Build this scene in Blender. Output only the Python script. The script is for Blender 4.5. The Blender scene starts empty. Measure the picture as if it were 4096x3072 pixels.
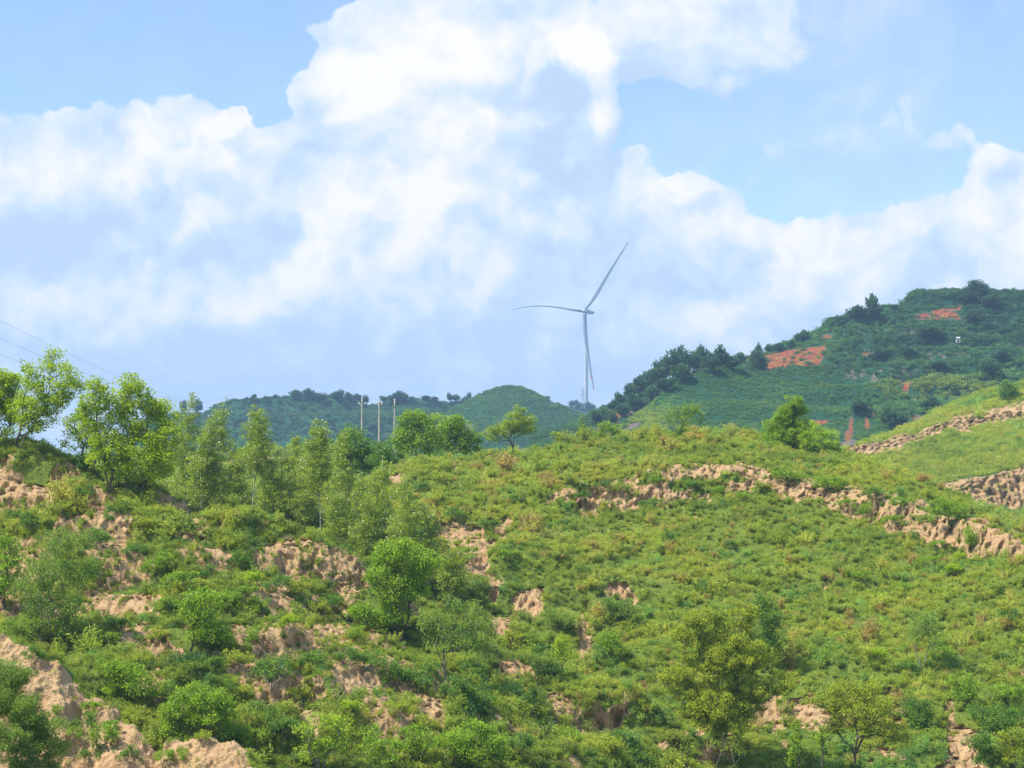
import bpy, math, random
import numpy as np
from mathutils import Vector
S = bpy.context.scene
COL = S.collection
RAD = math.radians
# ---------------------------------------------------------------- camera
F = 1911.0            # focal length in pixels of the 1024 px wide frame
HORIZON = 520.0       # row of the horizon
PITCH = math.atan((HORIZON - 384) / F)
cam_d = bpy.data.cameras.new('camera'); cam = bpy.data.objects.new('camera', cam_d); COL.objects.link(cam)
cam_d.sensor_width = 36.0; cam_d.lens = 36.0 * F / 1024; cam_d.clip_start = 0.5; cam_d.clip_end = 30000
cam.location = (0, 0, 0); cam.rotation_euler = (math.pi / 2 + PITCH, 0, 0); S.camera = cam
# ---------------------------------------------------------------- render and exposure
S.view_settings.view_transform = 'Standard'; S.view_settings.look = 'None'
S.view_settings.exposure = 0.48; S.view_settings.gamma = 1.0; S.view_settings.use_curve_mapping = False
S.cycles.max_bounces = 6; S.cycles.diffuse_bounces = 3; S.cycles.glossy_bounces = 1
S.cycles.transmission_bounces = 2; S.cycles.volume_bounces = 1; S.cycles.transparent_max_bounces = 4
S.cycles.use_denoising = True
S.cycles.sample_clamp_indirect = 4.0
# ---------------------------------------------------------------- sun
SUN_EL, SUN_AZ = RAD(56), RAD(-62)        # azimuth measured from +Y (away from the camera) towards +X; negative = left
sun_dir = Vector((math.sin(SUN_AZ) * math.cos(SUN_EL), math.cos(SUN_AZ) * math.cos(SUN_EL), math.sin(SUN_EL)))
SUN_AZ2 = RAD(-112)
sun_dir = Vector((math.sin(SUN_AZ2) * math.cos(SUN_EL), math.cos(SUN_AZ2) * math.cos(SUN_EL), math.sin(SUN_EL)))
sd = bpy.data.lights.new('sun', 'SUN'); sd.energy = 4.6; sd.angle = RAD(0.5); sd.color = (1.0, 0.945, 0.85)
sun = bpy.data.objects.new('sun', sd); COL.objects.link(sun)
sun.rotation_euler = sun_dir.to_track_quat('Z', 'Y').to_euler()
# ---------------------------------------------------------------- node expression helper
class G:
    """small helper to write node maths as expressions"""
    def __init__(self, nt): self.nt = nt; self.n = nt.nodes; self.l = nt.links
    def put(self, sock, v):
        if hasattr(v, 'is_output') or isinstance(v, bpy.types.NodeSocket): self.l.new(v, sock)
        else: sock.default_value = v
    def m(self, op, a, b=0.0, c=None, clamp=False):
        x = self.n.new('ShaderNodeMath'); x.operation = op; x.use_clamp = clamp
        self.put(x.inputs[0], a); self.put(x.inputs[1], b)
        if c is not None: self.put(x.inputs[2], c)
        return x.outputs[0]
    def add(self, a, b): return self.m('ADD', a, b)
    def sub(self, a, b): return self.m('SUBTRACT', a, b)
    def mul(self, a, b): return self.m('MULTIPLY', a, b)
    def mad(self, a, b, c): return self.m('MULTIPLY_ADD', a, b, c)
    def vm(self, op, a, b=(0, 0, 0), out=0):
        x = self.n.new('ShaderNodeVectorMath'); x.operation = op
        self.put(x.inputs[0], a)
        if op == 'SCALE': self.put(x.inputs['Scale'], b)
        else: self.put(x.inputs[1], b)
        return x.outputs[out]
    def comb(self, x, y, z):
        c = self.n.new('ShaderNodeCombineXYZ'); self.put(c.inputs[0], x); self.put(c.inputs[1], y); self.put(c.inputs[2], z); return c.outputs[0]
    def sep(self, v):
        c = self.n.new('ShaderNodeSeparateXYZ'); self.put(c.inputs[0], v); return c.outputs
    def noise(self, vec, scale, detail=3, rough=0.5, dist=0.0, color=False, lac=2.0):
        x = self.n.new('ShaderNodeTexNoise'); x.noise_dimensions = '3D'
        self.put(x.inputs['Vector'], vec); x.inputs['Scale'].default_value = scale; x.inputs['Detail'].default_value = detail
        x.inputs['Roughness'].default_value = rough; x.inputs['Distortion'].default_value = dist; x.inputs['Lacunarity'].default_value = lac
        return x.outputs[1 if color else 0]
    def voro(self, vec, scale, feature='F1', out='Distance', rand=1.0):
        x = self.n.new('ShaderNodeTexVoronoi'); x.feature = feature
        self.put(x.inputs['Vector'], vec); x.inputs['Scale'].default_value = scale; x.inputs['Randomness'].default_value = rand
        return x.outputs[out]
    def ss(self, x, a, b, lo=0.0, hi=1.0):
        r = self.n.new('ShaderNodeMapRange'); r.interpolation_type = 'SMOOTHSTEP'
        self.put(r.inputs['Value'], x); r.inputs['From Min'].default_value = a; r.inputs['From Max'].default_value = b
        r.inputs['To Min'].default_value = lo; r.inputs['To Max'].default_value = hi; return r.outputs[0]
    def mix(self, f, a, b, blend='MIX'):
        x = self.n.new('ShaderNodeMix'); x.data_type = 'RGBA'; x.blend_type = blend
        self.put(x.inputs[0], f)
        for s, v in ((x.inputs[6], a), (x.inputs[7], b)):
            if isinstance(v, (tuple, list)): v = (*v[:3], 1.0)
            self.put(s, v)
        return x.outputs[2]
    def ramp(self, f, stops):
        x = self.n.new('ShaderNodeValToRGB'); self.put(x.inputs[0], f); e = x.color_ramp.elements
        while len(e) < len(stops): e.new(0.5)
        for k, (p, c) in enumerate(stops): e[k].position = p; e[k].color = (*c[:3], 1)
        return x.outputs[0]
    def attr(self, name, kind='GEOMETRY', out='Fac'):
        x = self.n.new('ShaderNodeAttribute'); x.attribute_type = kind; x.attribute_name = name; return x.outputs[out]
# ---------------------------------------------------------------- sky: Nishita sky with cumulus clouds by direction
W = bpy.data.worlds.new('World'); S.world = W; W.use_nodes = True
W.cycles.sampling_method = 'MANUAL'; W.cycles.sample_map_resolution = 256
g = G(W.node_tree); g.n.clear()
sky = g.n.new('ShaderNodeTexSky'); sky.sky_type = 'NISHITA'; sky.sun_disc = False
sky.sun_elevation = SUN_EL; sky.sun_rotation = SUN_AZ2 ; sky.altitude = 1100; sky.air_density = 1.3; sky.dust_density = 0.3; sky.ozone_density = 2.0
tc = g.n.new('ShaderNodeTexCoord').outputs['Generated']
warp = g.vm('SCALE', g.vm('SUBTRACT', g.noise(tc, 9, 4, 0.6, color=True), (0.5, 0.5, 0.5)), 0.035)
warp2 = g.vm('SCALE', g.vm('SUBTRACT', g.noise(tc, 45, 3, 0.6, color=True), (0.5, 0.5, 0.5)), 0.016)
dv = g.vm('ADD', tc, g.vm('ADD', warp, warp2))
def angles(vec):
    sx, sy, sz = g.sep(vec); sy = g.m('MAXIMUM', sy, 0.08); v_ = g.mad(g.m('DIVIDE', sz, sy), -19.11, 5.20)
    return g.comb(g.mad(g.m('DIVIDE', sx, sy), 19.11, 5.12), v_, 0.0), v_
UV, Vv = angles(dv)
def field(blobs, start, UV=None):
    UV = UV or globals()['UV']
    s = start
    for b in blobs:
        d = g.vm('MULTIPLY', g.vm('SUBTRACT', UV, (b[0] / 100, b[1] / 100, 0)), (100 / b[2], 100 / b[3], 0))
        q = g.vm('DOT_PRODUCT', d, d, out=1)
        t = g.m('SUBTRACT', 1.0, q, clamp=True)
        s = g.mad(t, b[4], s)
    return s
cover = [(15, 185, 105, 95, 1.2), (95, 180, 90, 95, 1.1), (178, 165, 78, 90, 1.4), (238, 175, 72, 90, 1.3),
         (372, 70, 80, 110, 1.5), (450, 60, 130, 110, 1.3), (430, 170, 190, 160, 1.4), (575, 95, 62, 92, 1.3), (540, 210, 130, 120, 1.0),
         (585, 10, 200, 80, 1.2), (735, 25, 115, 80, 1.1), (690, 100, 80, 40, 0.22), (186, 112, 20, 24, 0.7), (238, 112, 22, 20, 0.7), (322, 78, 22, 26, 0.6), (120, 260, 260, 130, 1.4), (400, 290, 260, 150, 1.4),
         (690, 230, 85, 60, 1.5), (655, 165, 42, 28, 0.7), (700, 185, 22, 20, .7), (770, 262, 90, 55, 1.2), (850, 265, 80, 60, 1.2), (930, 250, 80, 62, 1.1), (1020, 230, 80, 95, 1.6),
         (965, 150, 50, 35, 0.6), (815, 150, 80, 30, 0.42), (895, 95, 40, 40, 0.35)]
def density(vec):
    uv, vv = angles(vec)
    c = field(cover, g.ss(vv, 2.45, 3.3, 0.0, 1.6), uv)
    e = g.mad(g.sub(g.noise(vec, 34, 5, 0.6), 0.5), 1.1, g.mul(c, 1.35))
    e = g.mad(g.sub(0.48, g.voro(vec, 24, 'F1')), 0.8, e)
    return g.mad(g.sub(0.48, g.voro(vec, 62, 'F1')), 0.6, e)
edge = density(dv); edge_up = density(g.vm('ADD', dv, (-0.004, 0.0, 0.0085)))
puff = g.m('SUBTRACT', 1.0, g.voro(dv, 40, 'F1'))
far_side = g.ss(g.sep(tc)[1], 0.55, 0.75)
gen = g.ss(g.noise(tc, 3.2, 5, 0.6), 0.48, 0.66)
soft = g.ss(g.noise(tc, 6, 2), 0.45, 0.62)
dens_front = g.m('ADD', g.mul(g.ss(edge, 0.36, 0.62), g.sub(1.0, soft)), g.mul(g.ss(edge, 0.15, 1.0), soft))
bright = [(430, 70, 120, 85, 0.75), (592, 50, 50, 26, 1.0), (610, 92, 20, 66, 1.0), (345, 75, 40, 45, 0.5), (178, 135, 70, 55, 0.45), (235, 130, 50, 35, 0.3),
          (395, 175, 80, 60, 0.5), (440, 125, 110, 60, 0.45), (360, 100, 50, 50, .3), (370, 235, 120, 70, 0.55), (270, 285, 80, 34, 0.4), (490, 240, 80, 60, 0.4), (705, 215, 75, 40, 0.5), (690, 178, 16, 12, 0.6),
          (825, 245, 80, 30, 0.35), (1015, 235, 70, 85, 0.6), (700, 40, 180, 55, 0.5), (20, 175, 110, 40, .35), (820, 300, 200, 50, 0.18), (520, 370, 60, 30, 0.25),
          (556, 74, 22, 16, -0.6), (574, 84, 20, 22, -0.5), (566, 104, 26, 20, -0.35), (545, 120, 30, 20, -0.2), (90, 245, 170, 34, -0.35), (640, 262, 60, 50, -0.15), (350, 370, 420, 60, -0.35), (560, 150, 50, 40, -0.35)]
br = field(bright, 0.42)
relief = g.sub(g.noise(g.vm('ADD', dv, (0.006, 0, -0.012)), 30, 5, 0.55), g.noise(dv, 30, 5, 0.55))
lit = g.m('MINIMUM', g.m('MAXIMUM', g.sub(edge, edge_up), -0.45), 0.6)
big = g.noise(dv, 11, 4, 0.55)
br = g.mad(lit, 0.75, g.mad(relief, -2.6, g.mad(g.sub(puff, 0.6), 0.45, g.mad(g.sub(big, 0.5), 0.85, br))))
br = g.m('MULTIPLY', g.sub(br, -0.15), 0.62, clamp=True)
cloud_col = g.ramp(br, [(0.0, (0.43, 0.535, 0.705)), (0.35, (0.52, 0.62, 0.76)), (0.65, (0.665, 0.695, 0.785)), (1.0, (0.82, 0.785, 0.80))])
hsv = g.n.new('ShaderNodeHueSaturation'); hsv.inputs['Saturation'].default_value = 1.05; g.l.new(sky.outputs[0], hsv.inputs['Color'])
skyc = g.vm('MULTIPLY', hsv.outputs[0], (0.10 * 1.36, 0.10 * 1.36, 0.10 * 1.50))
dens = g.m('ADD', g.mul(dens_front, far_side), g.mul(gen, g.m('SUBTRACT', 1.0, far_side)), clamp=True)
veil = g.mul(g.ss(g.noise(dv, 7, 5, 0.6), 0.35, 0.75), g.ss(g.sep(UV)[0], 5.2, 7.5, 0.10, 0.50))
dens = g.m('MAXIMUM', dens, g.m('ADD', veil, 0.06))
final = g.mix(g.mul(dens, 0.96), skyc, cloud_col)
bg = g.n.new('ShaderNodeBackground'); g.l.new(final, bg.inputs[0]); bg.inputs[1].default_value = 1.0
out = g.n.new('ShaderNodeOutputWorld'); g.l.new(bg.outputs[0], out.inputs[0])
# ---------------------------------------------------------------- numpy helpers
cp, sp = math.cos(PITCH), math.sin(PITCH)
def P(u, v, d):
    """point on the viewing direction of pixel (u, v) at ground distance d (metres along +Y)"""
    u, v, d = np.broadcast_arrays(np.asarray(u, float), np.asarray(v, float), np.asarray(d, float))
    a = (u - 512) / F; b = (384 - v) / F
    dy = cp - b * sp; dz = sp + b * cp
    return np.stack([a / dy * d, d, dz / dy * d], -1)
def proj(p):
    x, y, z = p[..., 0], p[..., 1], p[..., 2]
    f = y * cp + z * sp; b = z * cp - y * sp
    return 512 + F * x / f, 384 - F * b / f
def _h(ix, iy, iz, s):
    n = (ix.astype(np.int64) * 374761393 + iy.astype(np.int64) * 668265263 + iz.astype(np.int64) * 2147483647 + s * 974711) & 0x7fffffff
    n = (n ^ (n >> 13)) * 1274126177 & 0x7fffffff
    n = (n ^ (n >> 16)) * 668265263 & 0x7fffffff
    return ((n ^ (n >> 15)) & 0xffff) / 65535.0
def vnoise(p, s=0):
    """value noise, -1..1"""
    i = np.floor(p).astype(np.int64); f = p - i; f = f * f * f * (f * (f * 6 - 15) + 10)
    x, y, z = i[..., 0], i[..., 1], i[..., 2]; fx, fy, fz = f[..., 0], f[..., 1], f[..., 2]
    def L(a, b, t): return a + (b - a) * t
    r = L(L(L(_h(x, y, z, s), _h(x + 1, y, z, s), fx), L(_h(x, y + 1, z, s), _h(x + 1, y + 1, z, s), fx), fy),
          L(L(_h(x, y, z + 1, s), _h(x + 1, y, z + 1, s), fx), L(_h(x, y + 1, z + 1, s), _h(x + 1, y + 1, z + 1, s), fx), fy), fz)
    return r * 2 - 1
def fbm(p, sc, octs=4, s=0, rough=0.5):
    t = 0; a = 1; tot = 0; q = p / np.asarray(sc, float)
    for k in range(octs):
        t = t + a * vnoise(q + 17.3 * k, s + k); tot += a; a *= rough; q = q * 2.03
    return t / tot
def sstep(x, a, b):
    t = np.clip((x - a) / (b - a), 0, 1); return t * t * (3 - 2 * t)
def smooth(a, sig, axis):
    if sig <= 0: return a
    r = int(sig * 3) + 1; k = np.exp(-0.5 * (np.arange(-r, r + 1) / sig) ** 2); k /= k.sum()
    pad = [(0, 0)] * a.ndim; pad[axis] = (r, r); b = np.pad(a, pad, mode='edge')
    o = 0
    for j, w in enumerate(k):
        sl = [slice(None)] * a.ndim; sl[axis] = slice(j, j + a.shape[axis]); o = o + w * b[tuple(sl)]
    return o
def mesh_np(name, verts, quads, mat=None, smooth_=True, attrs=None, face_attrs=None, tris=None):
    me = bpy.data.meshes.new(name)
    verts = np.asarray(verts, np.float32).reshape(-1, 3)
    q = np.asarray(quads, np.int32)
    nv = q.shape[1]
    me.vertices.add(len(verts)); me.vertices.foreach_set('co', verts.ravel())
    me.loops.add(q.size); me.loops.foreach_set('vertex_index', q.ravel())
    me.polygons.add(len(q)); me.polygons.foreach_set('loop_start', np.arange(len(q), dtype=np.int32) * nv)
    me.polygons.foreach_set('loop_total', np.full(len(q), nv, np.int32))
    if smooth_: me.polygons.foreach_set('use_smooth', np.ones(len(q), bool))
    for n, a in (attrs or {}).items():
        at = me.attributes.new(n, 'FLOAT', 'POINT'); at.data.foreach_set('value', np.asarray(a, np.float32).ravel())
    for n, a in (face_attrs or {}).items():
        at = me.attributes.new(n, 'FLOAT', 'FACE'); at.data.foreach_set('value', np.asarray(a, np.float32).ravel())
    me.update(calc_edges=True)
    if mat: me.materials.append(mat)
    return me
def link(name, me, parent=None, loc=None):
    o = bpy.data.objects.new(name, me); COL.objects.link(o)
    if parent: o.parent = parent
    if loc is not None: o.location = loc
    return o
def tag(o, label=None, cat=None, group=None, kind=None):
    if label: o['label'] = label
    if cat: o['category'] = cat
    if group: o['group'] = group
    if kind: o['kind'] = kind
    return o
def material(name):
    m = bpy.data.materials.new(name); m.use_nodes = True; m.node_tree.nodes.clear(); gg = G(m.node_tree)
    o = gg.n.new('ShaderNodeOutputMaterial'); return m, gg, o
def simple(name, col, rough=0.6, metal=0.0, var=0.12, scale=3.0):
    m, g, o = material(name)
    tc = g.n.new('ShaderNodeTexCoord').outputs['Object']
    n = g.noise(tc, scale, 4)
    c = g.mix(g.ss(n, 0.3, 0.7), tuple(x * (1 - var) for x in col), tuple(min(1, x * (1 + var)) for x in col))
    p = g.n.new('ShaderNodeBsdfPrincipled'); g.l.new(c, p.inputs['Base Color']); p.inputs['Roughness'].default_value = rough; p.inputs['Metallic'].default_value = metal
    g.l.new(p.outputs[0], o.inputs[0]); return m
# ---------------------------------------------------------------- bare-soil map: where the loess shows, by direction from the viewpoint of the survey
MW, MH, MU0, MV0 = 1104, 820, -40, 0
gx, gy = np.meshgrid(np.arange(MW) + MU0 + 0.5, np.arange(MH) + MV0 + 0.5)
def ell(m, items):
    for cx, cy, rx, ry in items:
        r = np.sqrt(((gx - cx) / rx) ** 2 + ((gy - cy) / ry) ** 2)
        np.maximum(m, np.clip(1.5 - r * 0.75, 0, 1), out=m)
def poly(m, pts, soft=5.0, w=1.0):
    x, y = gx, gy; ins = np.zeros(x.shape, bool); dmin = np.full(x.shape, 1e9)
    n = len(pts)
    for i in range(n):
        x1, y1 = pts[i]; x2, y2 = pts[(i + 1) % n]
        c = ((y1 > y) != (y2 > y)) & (x < (x2 - x1) * (y - y1) / ((y2 - y1) or 1e-9) + x1); ins ^= c
        dx, dy = x2 - x1, y2 - y1; L2 = dx * dx + dy * dy + 1e-9
        t = np.clip(((x - x1) * dx + (y - y1) * dy) / L2, 0, 1)
        dmin = np.minimum(dmin, np.hypot(x - x1 - t * dx, y - y1 - t * dy))
    sd_ = np.where(ins, dmin, -dmin)
    np.maximum(m, w * np.clip(0.5 + sd_ / (2 * soft), 0, 1), out=m)
def samp(m, u, v):
    a = np.clip(u - MU0 - 0.5, 0, MW - 1.001); b = np.clip(v - MV0 - 0.5, 0, MH - 1.001)
    i = a.astype(int); j = b.astype(int); fa = a - i; fb = b - j
    return (m[j, i] * (1 - fa) + m[j, i + 1] * fa) * (1 - fb) + (m[j + 1, i] * (1 - fa) + m[j + 1, i + 1] * fa) * fb
def warped(m, p, amp, sc, seed, u=None, v=None):
    """mask looked up with a ragged edge"""
    if u is None: u, v = proj(p)
    return samp(m, u + amp * fbm(p, sc, 4, seed, 0.65) * 2.0, v + amp * fbm(p, sc, 4, seed + 31, 0.65) * 1.6)
Z = lambda: np.zeros((MH, MW))
bareA = Z(); ell(bareA, [(10, 480, 20, 10), (38, 492, 22, 8), (62, 478, 14, 5), (5, 508, 14, 6), (26, 503, 12, 8), (97, 510, 8, 14), (78, 530, 14, 8), (176, 508, 16, 7), (194, 517, 24, 8), (215, 527, 10, 8),
    (215, 568, 10, 14), (113, 553, 8, 20), (119, 569, 12, 20), (107, 592, 18, 24), (134, 592, 10, 24), (139, 613, 14, 9), (268, 605, 16, 15), (278, 560, 12, 8),
    (307, 569, 22, 13), (290, 580, 14, 8), (310, 637, 14, 14), (337, 630, 12, 14), (258, 661, 22, 14), (290, 665, 18, 16), (333, 690, 10, 18), (252, 682, 16, 9), (268, 699, 14, 8),
    (173, 663, 10, 9), (139, 650, 18, 8), (126, 639, 14, 7), (184, 679, 8, 8), (294, 708, 14, 8), (315, 731, 10, 12), (352, 571, 12, 7), (357, 582, 14, 6), (335, 590, 10, 10),
    (349, 634, 24, 17), (432, 618, 12, 12), (453, 620, 8, 10), (393, 658, 16, 10), (364, 674, 7, 10), (354, 692, 12, 10), (377, 700, 20, 10), (385, 712, 18, 14), (438, 715, 12, 20),
    (432, 699, 12, 8), (378, 729, 12, 16), (398, 758, 10, 14), (496, 663, 10, 7), (512, 673, 6, 12), (522, 674, 10, 6), (556, 718, 12, 12), (600, 726, 18, 14), (503, 734, 8, 8), (230, 640, 10, 8), (20, 560, 14, 14), (60, 545, 12, 12),
    (10, 600, 12, 20), (50, 600, 12, 12), (150, 700, 8, 8), (706, 726, 10, 6), (718, 758, 10, 6), (650, 745, 14, 8), (470, 750, 10, 10)])
poly(bareA, [(160, 537), (196, 540), (222, 552), (206, 566), (186, 560), (160, 560)], 4)
bareG = Z(); poly(bareG, [(-40, 600), (0, 636), (28, 646), (65, 665), (83, 692), (111, 697), (134, 722), (150, 745), (190, 738), (236, 741), (270, 775), (270, 820), (-40, 820)], 5)
bareB = Z(); ell(bareB, [(443, 531, 9, 9), (454, 536, 11, 13), (472, 536, 8, 10), (478, 548, 13, 13), (503, 526, 7, 10), (495, 545, 6, 7), (491, 576, 9, 14), (482, 579, 5, 4), (622, 587, 14, 4), (729, 573, 6, 2.2),
    (680, 584, 5, 2.4), (679, 558, 4, 2), (829, 579, 4, 2), (770, 711, 14, 14), (807, 711, 12, 10), (825, 722, 12, 7), (895, 701, 5, 8), (900, 716, 6, 6), (780, 758, 6, 12), (898, 753, 10, 7), (883, 750, 12, 6),
    (949, 709, 6, 8), (1020, 669, 4, 9), (453, 460, 6, 7), (407, 468, 5, 7), (397, 479, 7, 5), (368, 487, 4, 5), (640, 770, 10, 5), (700, 520, 4, 2), (590, 500, 8, 12)])
poly(bareB, [(515, 587), (546, 584), (545, 611), (530, 622), (520, 617), (514, 603)], 2.5)
poly(bareB, [(481, 603), (499, 593), (519, 623), (514, 633), (497, 627)], 2.5)
poly(bareB, [(574, 606), (590, 588), (594, 625), (587, 640), (592, 667), (576, 662), (573, 635)], 3)
poly(bareB, [(942, 718), (971, 722), (983, 753), (984, 800), (934, 800), (943, 750)], 3)
cliffB = Z(); poly(cliffB, [(548, 499), (565, 488), (602, 478), (650, 472), (694, 466), (764, 469), (824, 482), (880, 498), (926, 512), (972, 521), (1014, 535), (1024, 550), (1020, 564), (972, 556), (926, 547), (866, 526), (824, 507), (759, 499), (694, 499), (634, 508), (569, 508)], 4)
bareC = Z(); poly(bareC, [(840, 447), (859, 444), (895, 436), (926, 425), (951, 417), (978, 409), (1060, 398), (1060, 424), (1008, 420), (978, 426), (964, 430), (951, 428), (926, 437), (895, 450), (859, 456)], 2, 1.0)
poly(bareC, [(940, 485), (985, 474), (1040, 460), (1060, 510), (985, 505), (947, 498)], 3, 1.0)
redD = Z(); poly(redD, [(760, 354), (789, 350), (826, 346), (823, 358), (817, 366), (790, 367), (766, 372)], 1.0)
poly(redD, [(908, 316), (925, 314), (935, 315), (946, 312), (955, 312), (962, 319), (950, 318), (940, 319), (918, 319)], 1.0)
poly(redD, [(930, 312), (945, 308), (962, 306), (960, 310), (946, 311), (934, 315)], 0.8)
ell(redD, [(826, 337, 5, 1.5), (905, 383, 5, 1.5), (907, 391, 4.5, 1.6), (914, 400, 2.5, 2), (851, 428, 1.6, 8), (848, 436, 2, 4), (867, 424, 1.6, 6), (819, 422, 6, 1.6), (868, 354, 3.5, 1.2), (947, 402, 2, 1.4), (873, 415, 1.5, 2), (912, 419, 2, 4), (617, 418, 1.5, 4), (637, 404, 2, 2), (600, 430, 2, 3)])
# ---------------------------------------------------------------- terrain layers
def ucols(u0, u1, step, wide=420, coarse=8):
    return np.concatenate([np.arange(u0 - wide, u0, coarse), np.arange(u0, u1, step), np.arange(u1, u1 + wide, coarse)])
def layer(rows, us, segs, usm=5.0, tsm=1.5):
    V = np.array([np.interp(us, [p[0] for p in r], [p[1] for p in r]) for r in rows])
    D = np.array([np.interp(us, [p[0] for p in r], [p[2] for p in r]) for r in rows])
    V = smooth(V, usm, 1); D = smooth(D, usm, 1)
    ts = np.concatenate([np.linspace(k, k + 1, n, endpoint=False) for k, n in enumerate(segs)] + [[len(segs)]])
    k = np.minimum(ts.astype(int), len(segs) - 1); f = (ts - k)[:, None]
    v = V[k] * (1 - f) + V[k + 1] * f; d = D[k] * (1 - f) + D[k + 1] * f
    v = smooth(v, tsm, 0); d = smooth(d, tsm, 0)
    return P(np.broadcast_to(us, v.shape), v, d)
def normals(p):
    a = np.gradient(p, axis=1); b = np.gradient(p, axis=0); n = np.cross(a, b)
    n /= np.linalg.norm(n, axis=-1, keepdims=True) + 1e-9
    # faces towards the sky / the camera
    s = np.sign(n[..., 2:3] * 1.0 - n[..., 1:2] * 0.6); return n * np.where(s == 0, 1, s)
LAY = {}
def grid_obj(name, p, mat, label, bare, red=None, dens=None, kind='structure'):
    ni, nj = p.shape[:2]
    idx = np.arange(ni * nj).reshape(ni, nj)
    q = np.stack([idx[:-1, :-1], idx[:-1, 1:], idx[1:, 1:], idx[1:, :-1]], -1).reshape(-1, 4)
    me = mesh_np(name, p.reshape(-1, 3), q, mat, True, {'bare': bare, 'red': red if red is not None else np.zeros_like(bare)})
    o = link(name, me); tag(o, label, kind=kind)
    u, v = proj(p)
    n = normals(p)
    LAY[o.name] = dict(p=p, red=red if red is not None else np.zeros_like(bare), u=u, v=v, bare=bare, n=n); return o
def off(rows_, dv, dd): return [(u, v + dv, d + dd) for u, v, d in rows_]
# ---- soil and grass materials
def ground_mat(name, soil, soil2, green, green2, soil_scale=1.0, bump=0.5):
    m, g, o = material(name)
    geo = g.n.new('ShaderNodeNewGeometry'); pos = geo.outputs['Position']
    n1 = g.noise(pos, 0.9 / soil_scale, 6, 0.65); n2 = g.noise(pos, 5.0 / soil_scale, 4, 0.6); n3 = g.noise(pos, 0.18 / soil_scale, 3)
    st = g.vm('MULTIPLY', pos, (1.3, 1.3, 0.16)); streak = g.noise(st, 2.4 / soil_scale, 4, 0.6)
    crack = g.voro(g.vm('ADD', pos, g.vm('SCALE', g.noise(pos, 2.2, 2, color=True), 0.6)), 2.6 / soil_scale, 'DISTANCE_TO_EDGE')
    sc = g.mix(g.ss(n1, 0.3, 0.7), soil, soil2)
    sc = g.mix(g.mul(g.ss(streak, 0.48, 0.72), 0.6), sc, tuple(x * 0.58 for x in soil))
    n5 = g.noise(pos, 14.0 / soil_scale, 3, 0.7)
    sc = g.mix(g.mul(g.ss(n5, 0.56, 0.70), 0.55), sc, tuple(x * 0.45 for x in soil))
    sc = g.mix(g.mul(g.ss(n2, 0.55, 0.75), 0.35), sc, tuple(min(1, x * 1.25) for x in soil2))
    sc = g.mix(g.mul(g.ss(g.noise(pos, 1.6 / soil_scale, 5, 0.7), 0.56, 0.66), 0.7), sc, (0.20, 0.19, 0.075))
    red = g.attr('red')
    vr = g.voro(pos, 1.1, 'F1', 'Color')
    rc = g.ramp(g.sep(vr)[0], [(0.0, (0.22, 0.04, 0.03)), (0.35, (0.30, 0.07, 0.028)), (0.6, (0.31, 0.11, 0.03)), (0.8, (0.28, 0.20, 0.04)), (1.0, (0.15, 0.05, 0.08))])
    sc = g.mix(red, sc, rc)
    gc = g.mix(g.ss(n3, 0.35, 0.65), green, green2)
    gc = g.mix(g.mul(g.ss(n2, 0.45, 0.7), 0.5), gc, tuple(x * 0.55 for x in green))
    b = g.m('ADD', g.attr('bare'), g.mul(g.sub(g.noise(pos, 1.3 / soil_scale, 5, 0.65), 0.5), 0.9))
    bb = g.m('MAXIMUM', g.ss(b, 0.42, 0.56), red)
    c = g.mix(bb, gc, sc)
    p = g.n.new('ShaderNodeBsdfPrincipled'); g.l.new(c, p.inputs['Base Color']); p.inputs['Roughness'].default_value = 0.95
    p.inputs['Specular IOR Level'].default_value = 0.1
    bp = g.n.new('ShaderNodeBump'); bp.inputs['Strength'].default_value = bump; bp.inputs['Distance'].default_value = 0.25 * soil_scale
    h = g.add(g.mul(n2, 0.9), g.add(g.mad(n5, -0.5, g.mul(streak, 1.2)), g.mul(g.m('MINIMUM', crack, 0.12), 3.0)))
    g.l.new(h, bp.inputs['Height']); g.l.new(bp.outputs[0], p.inputs['Normal'])
    g.l.new(p.outputs[0], o.inputs[0]); return m
LOESS, LOESS2 = (0.43, 0.268, 0.130), (0.55, 0.375, 0.20)
M_near = ground_mat('loess_slope', LOESS, LOESS2, (0.13, 0.185, 0.028), (0.17, 0.22, 0.036))
M_far = ground_mat('distant_slope', (0.16, 0.125, 0.115), (0.22, 0.17, 0.15), (0.022, 0.085, 0.036), (0.032, 0.100, 0.036), 5.0)  # dark blue greens: cloud shade over the far hills is put into the colour
M_mid = ground_mat('terrace_slope', LOESS, LOESS2, (0.085, 0.140, 0.03), (0.11, 0.165, 0.036), 2.5)
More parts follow.
